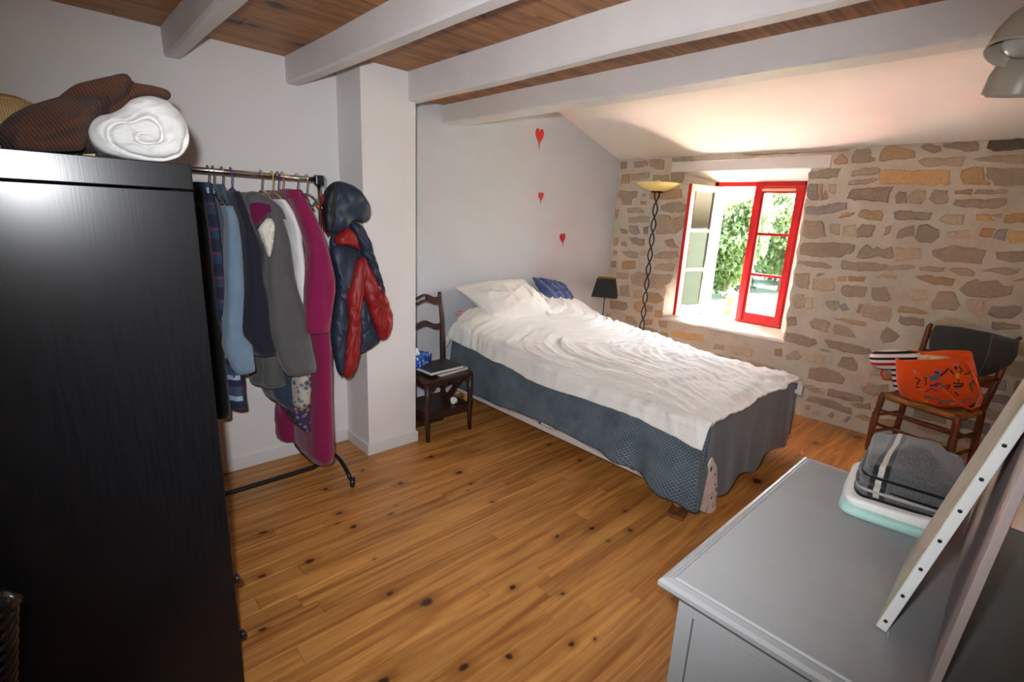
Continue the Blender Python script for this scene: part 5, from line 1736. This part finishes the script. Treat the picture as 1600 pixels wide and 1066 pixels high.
MB().tube(st2, .0075, 8).obj('handle', M['orange'], bag, smooth=True)
cr = [at(x, y, 'x', 4.44) for x, y in ((1432,556),(1450,554),(1485,558),(1484,565),(1455,568),(1434,566))]
puff(cr, (-.04, 0, .01), (.03, 0, 0), 36, 5, .5, 26, 2).obj('contents', floral('cream_print', srgb(220, 204, 176), srgb(226, 160, 60), srgb(210, 190, 160), 40), bag, smooth=True)
# painted figures: thin raised paint on the front of the bag
bvh_me = bag_body
from mathutils.bvhtree import BVHTree
_m = bvh_me.data
bvh = BVHTree.FromPolygons([v.co.copy() for v in _m.vertices], [tuple(p.vertices) for p in _m.polygons])
def on_bag(px, py):
    d = (RM @ Vector(((px - 800) / FPX, -(py - 533) / FPX, -1.0))).normalized()
    hit = bvh.ray_cast(CAM_LOC, d)
    return None if hit[0] is None else hit[0] + Vector((-.0045, 0, .0015))
paint = {k: plain('paint_' + k, srgb(*c), .6) for k, c in dict(black=(22, 20, 26), blue=(58, 116, 168), teal=(30, 120, 140), yellow=(214, 170, 30), green=(40, 110, 60), purple=(96, 44, 110), lilac=(150, 140, 190)).items()}
def blob(c, pts, r=.004, closed=False):
    P = [on_bag(1350 + x / 4.844, 500 + y / 4.844) for x, y in pts]
    P = [p for p in P if p is not None]
    if len(P) > 1:
        MB().tube(P, r, 5, closed).obj('painted_motif', paint[c], bag)
for c, pts, r in (('blue', [(500, 440), (530, 430), (560, 425), (585, 420)], .010), ('blue', [(505, 455), (560, 445)], .009), ('black', [(580, 425), (610, 400), (640, 368)], .005), ('lilac', [(540, 385), (560, 380), (575, 400)], .008),
                  ('black', [(535, 395), (565, 405)], .005), ('purple', [(500, 500), (540, 495), (570, 480)], .008), ('purple', [(470, 545), (510, 520), (560, 540)], .005), ('black', [(540, 490), (548, 505)], .007), ('teal', [(575, 480), (610, 505)], .007),
                  ('black', [(690, 355), (700, 375)], .008), ('black', [(655, 380), (680, 415)], .004), ('black', [(720, 355), (745, 385), (720, 405)], .004), ('yellow', [(690, 415), (720, 415)], .010), ('yellow', [(695, 435), (718, 432)], .008),
                  ('black', [(675, 480), (755, 485)], .005), ('black', [(680, 505), (750, 500)], .006), ('blue', [(690, 515), (735, 512)], .006), ('black', [(715, 450), (718, 475)], .004), ('black', [(620, 500), (650, 490), (640, 520), (620, 515)], .004),
                  ('lilac', [(675, 335), (720, 335)], .006), ('green', [(820, 420), (835, 450), (800, 490), (820, 540)], .007), ('black', [(760, 415), (790, 410), (805, 385)], .004), ('lilac', [(375, 385), (395, 400)], .007), ('black', [(385, 435), (425, 455), (400, 490)], .005),
                  ('purple', [(395, 505), (420, 515)], .006), ('yellow', [(405, 520), (455, 530)], .004), ('black', [(470, 435), (468, 495)], .004), ('green', [(450, 440), (478, 432)], .005), ('black', [(690, 545), (715, 575)], .005),
                  ('teal', [(450, 585), (485, 580), (520, 605), (560, 600), (600, 620), (640, 615), (690, 605)], .0055), ('teal', [(740, 630), (775, 605), (815, 595)], .005), ('yellow', [(455, 615), (485, 620)], .007), ('purple', [(560, 632), (590, 632)], .005), ('yellow', [(655, 638), (690, 632)], .006)):
    blob(c, pts, r * .95)

# ------------------------------------------------------------------ dresser
DZ = .85
dr = thing('dresser', 'grey painted chest of drawers with moulded top', 'dresser', (1.36, .2, 0))
DX0, DX1, DY0, DY1 = .897, 1.826, -.142, .444
D = M['dresser']
def top_ring(off, z):
    return [Vector((DX0 + off, DY0, z)), Vector((DX1 - off, DY0, z)), Vector((DX1 - off, DY1 - off, z)), Vector((DX0 + off, DY1 - off, z))]
MB().rings([top_ring(.030, DZ - .050), top_ring(.022, DZ - .044), top_ring(.016, DZ - .034), top_ring(.006, DZ - .030), top_ring(.0, DZ - .022), top_ring(.0, DZ - .012), top_ring(.005, DZ - .004), top_ring(.013, DZ - .0015), top_ring(.016, DZ - .004), top_ring(.020, DZ - .0025), top_ring(.024, DZ - .004), top_ring(.028, DZ), top_ring(.2, DZ)]).obj('top_board', D, dr)
bx0, bx1, by1 = DX0 + .038, DX1 - .038, DY1 - .036
MB().box((bx0 + .012, DY0, .10), (bx1 - .012, by1 - .004, DZ - .050)).obj('carcass', D, dr)
for x, sg in ((bx0, 1), (bx1, -1)):
    f = MB()
    xa, xb = (x, x + .016) if sg > 0 else (x - .016, x)
    f.box((xa, by1 - .035, .0), (xb, by1, DZ - .049))
    f.box((xa, DY0, .0), (xb, DY0 + .035, DZ - .049))
    f.box((xa, DY0 + .035, DZ - .085), (xb, by1 - .035, DZ - .049))
    f.box((xa, DY0 + .035, .06), (xb, by1 - .035, .12))
    f.obj('side_frame', D, dr, bevel=.0015)
    xs = x + .003 * sg
    MB().box((min(xs, xs + .008 * sg), DY0 + .0375, .1225), (max(xs, xs + .008 * sg), by1 - .0375, DZ - .0875)).obj('side_panel', D, dr, bevel=.001)
zz = .12
for h in (.215, .215, .215):
    d_ = MB().box((bx0 + .025, by1 - .012, zz), (bx1 - .025, by1 + .006, zz + h - .012)).obj('drawer', D, dr, bevel=.004)
    for xk in (bx0 + .2, bx1 - .2):
        MB().lathe([(.006, 0), (.006, .01), (.015, .016), (.012, .026), (.002, .028)], 14, Matrix.Translation((xk, by1 + .006, zz + h / 2)) @ Matrix.Rotation(-math.pi/2, 4, 'X'), True).obj('knob', M['chrome'], d_, smooth=True)
    zz += h + .008
# folded linen on the dresser
M['mint'] = fabric('mint_cotton', srgb(176, 214, 206), .06, 600, .2)
rot = math.atan2(.318 - .277, 1.861 - 1.533) * 1.0
ms = thing('folded_sheet', 'folded mint and white sheet under the grey blanket on the dresser', 'sheet', (1.66, .18, DZ))
slab(1.672, .178, DZ + .001, .30, .215, .024, .13, .014, .006, 1, 44, 6).obj('mint_layer', M['mint'], ms, smooth=True)
slab(1.680, .178, DZ + .024, .285, .205, .024, .13, .014, .006, 4, 44, 6).obj('white_layer', M['white_cloth'], ms, smooth=True)
def blanket_mat():
    qq = Nodes('grey_striped_blanket')
    co = qq.coord('pos')
    a = qq.noise(qq.coord('pos', (60, 260, 60)), 2, 4, .7)
    geo = qq.n('ShaderNodeSeparateXYZ')
    qq.l(co, geo.inputs[0])
    cc = qq.ramp(a, [(.3, srgb(44, 44, 46)), (.7, srgb(112, 110, 108))])
    def band(v, c, w):
        return qq.math('LESS_THAN', qq.math('ABSOLUTE', qq.math('SUBTRACT', v, c)), w)
    vy = qq.math('ADD', geo.outputs[1], qq.math('MULTIPLY', qq.noise(co, 6, 1), .03))
    vx = qq.math('ADD', geo.outputs[0], qq.math('MULTIPLY', qq.noise(co, 6, 1), .03))
    cc = qq.mix(band(vy, .213, .018), cc, srgb(20, 21, 24))
    cc = qq.mix(band(vy, .213, .0065), cc, srgb(186, 180, 172))
    cc = qq.mix(band(vx, 1.872, .004), cc, srgb(186, 180, 172))
    cc = qq.mix(band(geo.outputs[2], DZ + .072, .005), cc, srgb(160, 156, 150))
    qq.color(cc)
    qq.set(Roughness=.95)
    qq.b.inputs['Sheen Weight'].default_value = .3
    qq.bump(a, .4, .004)
    return qq.m
M['blanket'] = blanket_mat()
M['binding'] = fabric('black_binding', srgb(18, 18, 20), .1)
bt = thing('folded_blanket', 'grey striped blanket with black binding folded on the mint sheet', 'blanket', (1.70, .17, DZ + .05))
slab(1.70, .165, DZ + .049, .265, .20, .030, .15, .018, .010, 2, 48, 6).obj('lower_fold', M['blanket'], bt, smooth=True)
slab(1.715, .155, DZ + .078, .285, .205, .030, .10, .020, .010, 5, 48, 6, .012).obj('middle_fold', M['blanket'], bt, smooth=True)
slab(1.735, .150, DZ + .107, .30, .215, .036, .12, .03, .014, 8, 52, 6, .045).obj('upper_fold', M['blanket'], bt, smooth=True)
def edge_line(cx, cy, z, sx, sy, rot, r):
    ca, sa = math.cos(rot), math.sin(rot)
    pts = []
    for k in range(60):
        a = 2 * math.pi * k / 60
        x = math.copysign(abs(math.cos(a)) ** .28, math.cos(a)) * sx / 2
        y = math.copysign(abs(math.sin(a)) ** .28, math.sin(a)) * sy / 2
        pts.append((cx + ca*x - sa*y, cy + sa*x + ca*y, z + .004 * nz(a * 2, cx)))
    return MB().tube(pts, r, 6, True)
for z, a in ((DZ + .052, (1.70, .165, .262, .197, .15)), (DZ + .079, (1.708, .160, .275, .203, .12)), (DZ + .108, (1.725, .153, .293, .211, .11))):
    edge_line(a[0], a[1], z, a[2], a[3], a[4], .0042).obj('binding', M['binding'], bt, smooth=True)

# canvases
def canvas_mat():
    qq = Nodes('faintly_painted_canvas')
    co = qq.coord('pos', (6, 6, 1.6), rot=(0, .5, 0))
    a = qq.noise(co, 3.0, 3, .5, .8)
    b = qq.noise(qq.coord('pos', (9, 9, 3)), 2.4, 2)
    c = qq.ramp(b, [(.40, srgb(206, 200, 192)), (.52, srgb(206, 200, 192)), (.60, srgb(196, 192, 150)), (.70, srgb(176, 196, 186))])
    st_ = qq.math('LESS_THAN', qq.math('ABSOLUTE', qq.math('SUBTRACT', a, .36)), .006)
    c = qq.mix(qq.math('MULTIPLY', st_, .5), c, srgb(176, 120, 110))
    qq.color(c)
    qq.set(Roughness=.8)
    qq.bump(qq.noise(qq.coord('pos'), 500, 2), .2, .002)
    return qq.m
cv = thing('canvas', 'white stretched canvas with nailed edge leaning on the dresser', 'canvas', (1.25, .08, DZ), 'canvases on the dresser')
P0 = Vector((1.095, .087, DZ + .002))
lean = Vector((0, -.206, 1)).normalized()
wdir = Vector((1, 0.008, 0)).normalized()
tdir = wdir.cross(lean).normalized()
if tdir.y < 0:
    tdir = -tdir
Wc, Hc_, Tc = .315, .62, .0185
MC = Matrix((wdir.to_4d(), tdir.to_4d(), lean.to_4d(), (0, 0, 0, 1))).transposed()
for r_ in range(3):
    MC[3][r_] = 0
MC = Matrix.Translation(P0 + Vector((0, 0, .006))) @ MC
MB().box((0, -Tc + .001, 0), (Wc, 0, Hc_), MC).obj('stretched_cloth', plain('canvas_edge_white', srgb(228, 230, 228), .7, .02), cv, bevel=.0015)
MB().box((.001, 0.0, .001), (Wc - .001, .0012, Hc_ - .001), MC).obj('painted_face', canvas_mat(), cv)
for k in range(9):
    zz = .022 + k * .068
    MB().lathe([(.0005, 0), (.0034, 0), (.0034, .0012), (.0005, .0016)], 10, MC @ Matrix.Translation((0, -Tc * .42, zz)) @ Matrix.Rotation(-math.pi/2, 4, 'Y'), True).obj('nail', M['iron'], cv)
MB().tube([MC @ Vector((0, -Tc, .006)), MC @ Vector((-.002, -Tc - .004, -.004)), MC @ Vector((.002, -Tc - .006, -.010))], .0004, 4).obj('thread', M['white_cloth'], cv)
cp = thing('panel', 'pinkish white board standing behind the nailed canvas on the dresser', 'panel', (1.4, -.01, DZ), 'canvases on the dresser')
pm = plain('pinkish_board', srgb(206, 190, 186), .7, .03, 12)
MP = Matrix.Translation((.975, -.004, DZ + .001)) @ Matrix.Rotation(.0195, 4, 'Z') @ Matrix.Rotation(.060, 4, 'X')
MB().box((0, -.012, 0), (.88, 0, .80), MP).obj('board', pm, cp, bevel=.001)
# ------------------------------------------------------------------ black chair back at the picture's corner
bc = thing('black_chair', 'glossy black chair with twisted back in front of the wardrobe', 'chair', (-.36, 1.2, 0))
gb = plain('black_lacquer', (.006, .006, .006, 1), .18, .05, coat=.5)
for z, hh in ((.45, 0),):
    slab(-.36, 1.20, .43, .42, .40, .035, 0, .015, .001, 1).obj('seat', gb, bc, smooth=True)
for x in (-.54, -.18):
    for y in (1.03, 1.37):
        MB().tube([(x, y, 0), (x, y, .44)], [.014, .019], 10).obj('leg', gb, bc, smooth=True)
bx = [(-.545, 1.36)]
def twist(p0, p1, r, turns, nm):
    for ph in (0, 2.1, 4.2):
        pts = []
        for k in range(70):
            t = k / 69
            p = Vector(p0).lerp(Vector(p1), t)
            a = ph + turns * 2 * math.pi * t
            pts.append(p + Vector((r * math.cos(a), r * math.sin(a), 0)))
        MB().tube(pts, r * .75, 8).obj(nm, gb, bc, smooth=True)
XB = -.115
twist((-.20, 1.30, .44), (XB - .022, 1.20, .855), .013, 5, 'twisted_upright')
twist((-.52, 1.30, .44), (-.60, 1.20, .855), .013, 5, 'twisted_upright')
pts = []
for k in range(30):
    t = k / 29
    a = math.pi * t
    pts.append((lerp(-.61, XB - .012, t), 1.20, .84 + .05 * math.sin(a) ** .35))
MB().tube(pts, .020, 10).obj('top_rail', gb, bc, smooth=True)
pts2 = [(p[0] * .86 - .05, 1.20, p[2] - .06) for p in pts]
MB().tube(pts2, .007, 8).obj('inner_rail', gb, bc, smooth=True)
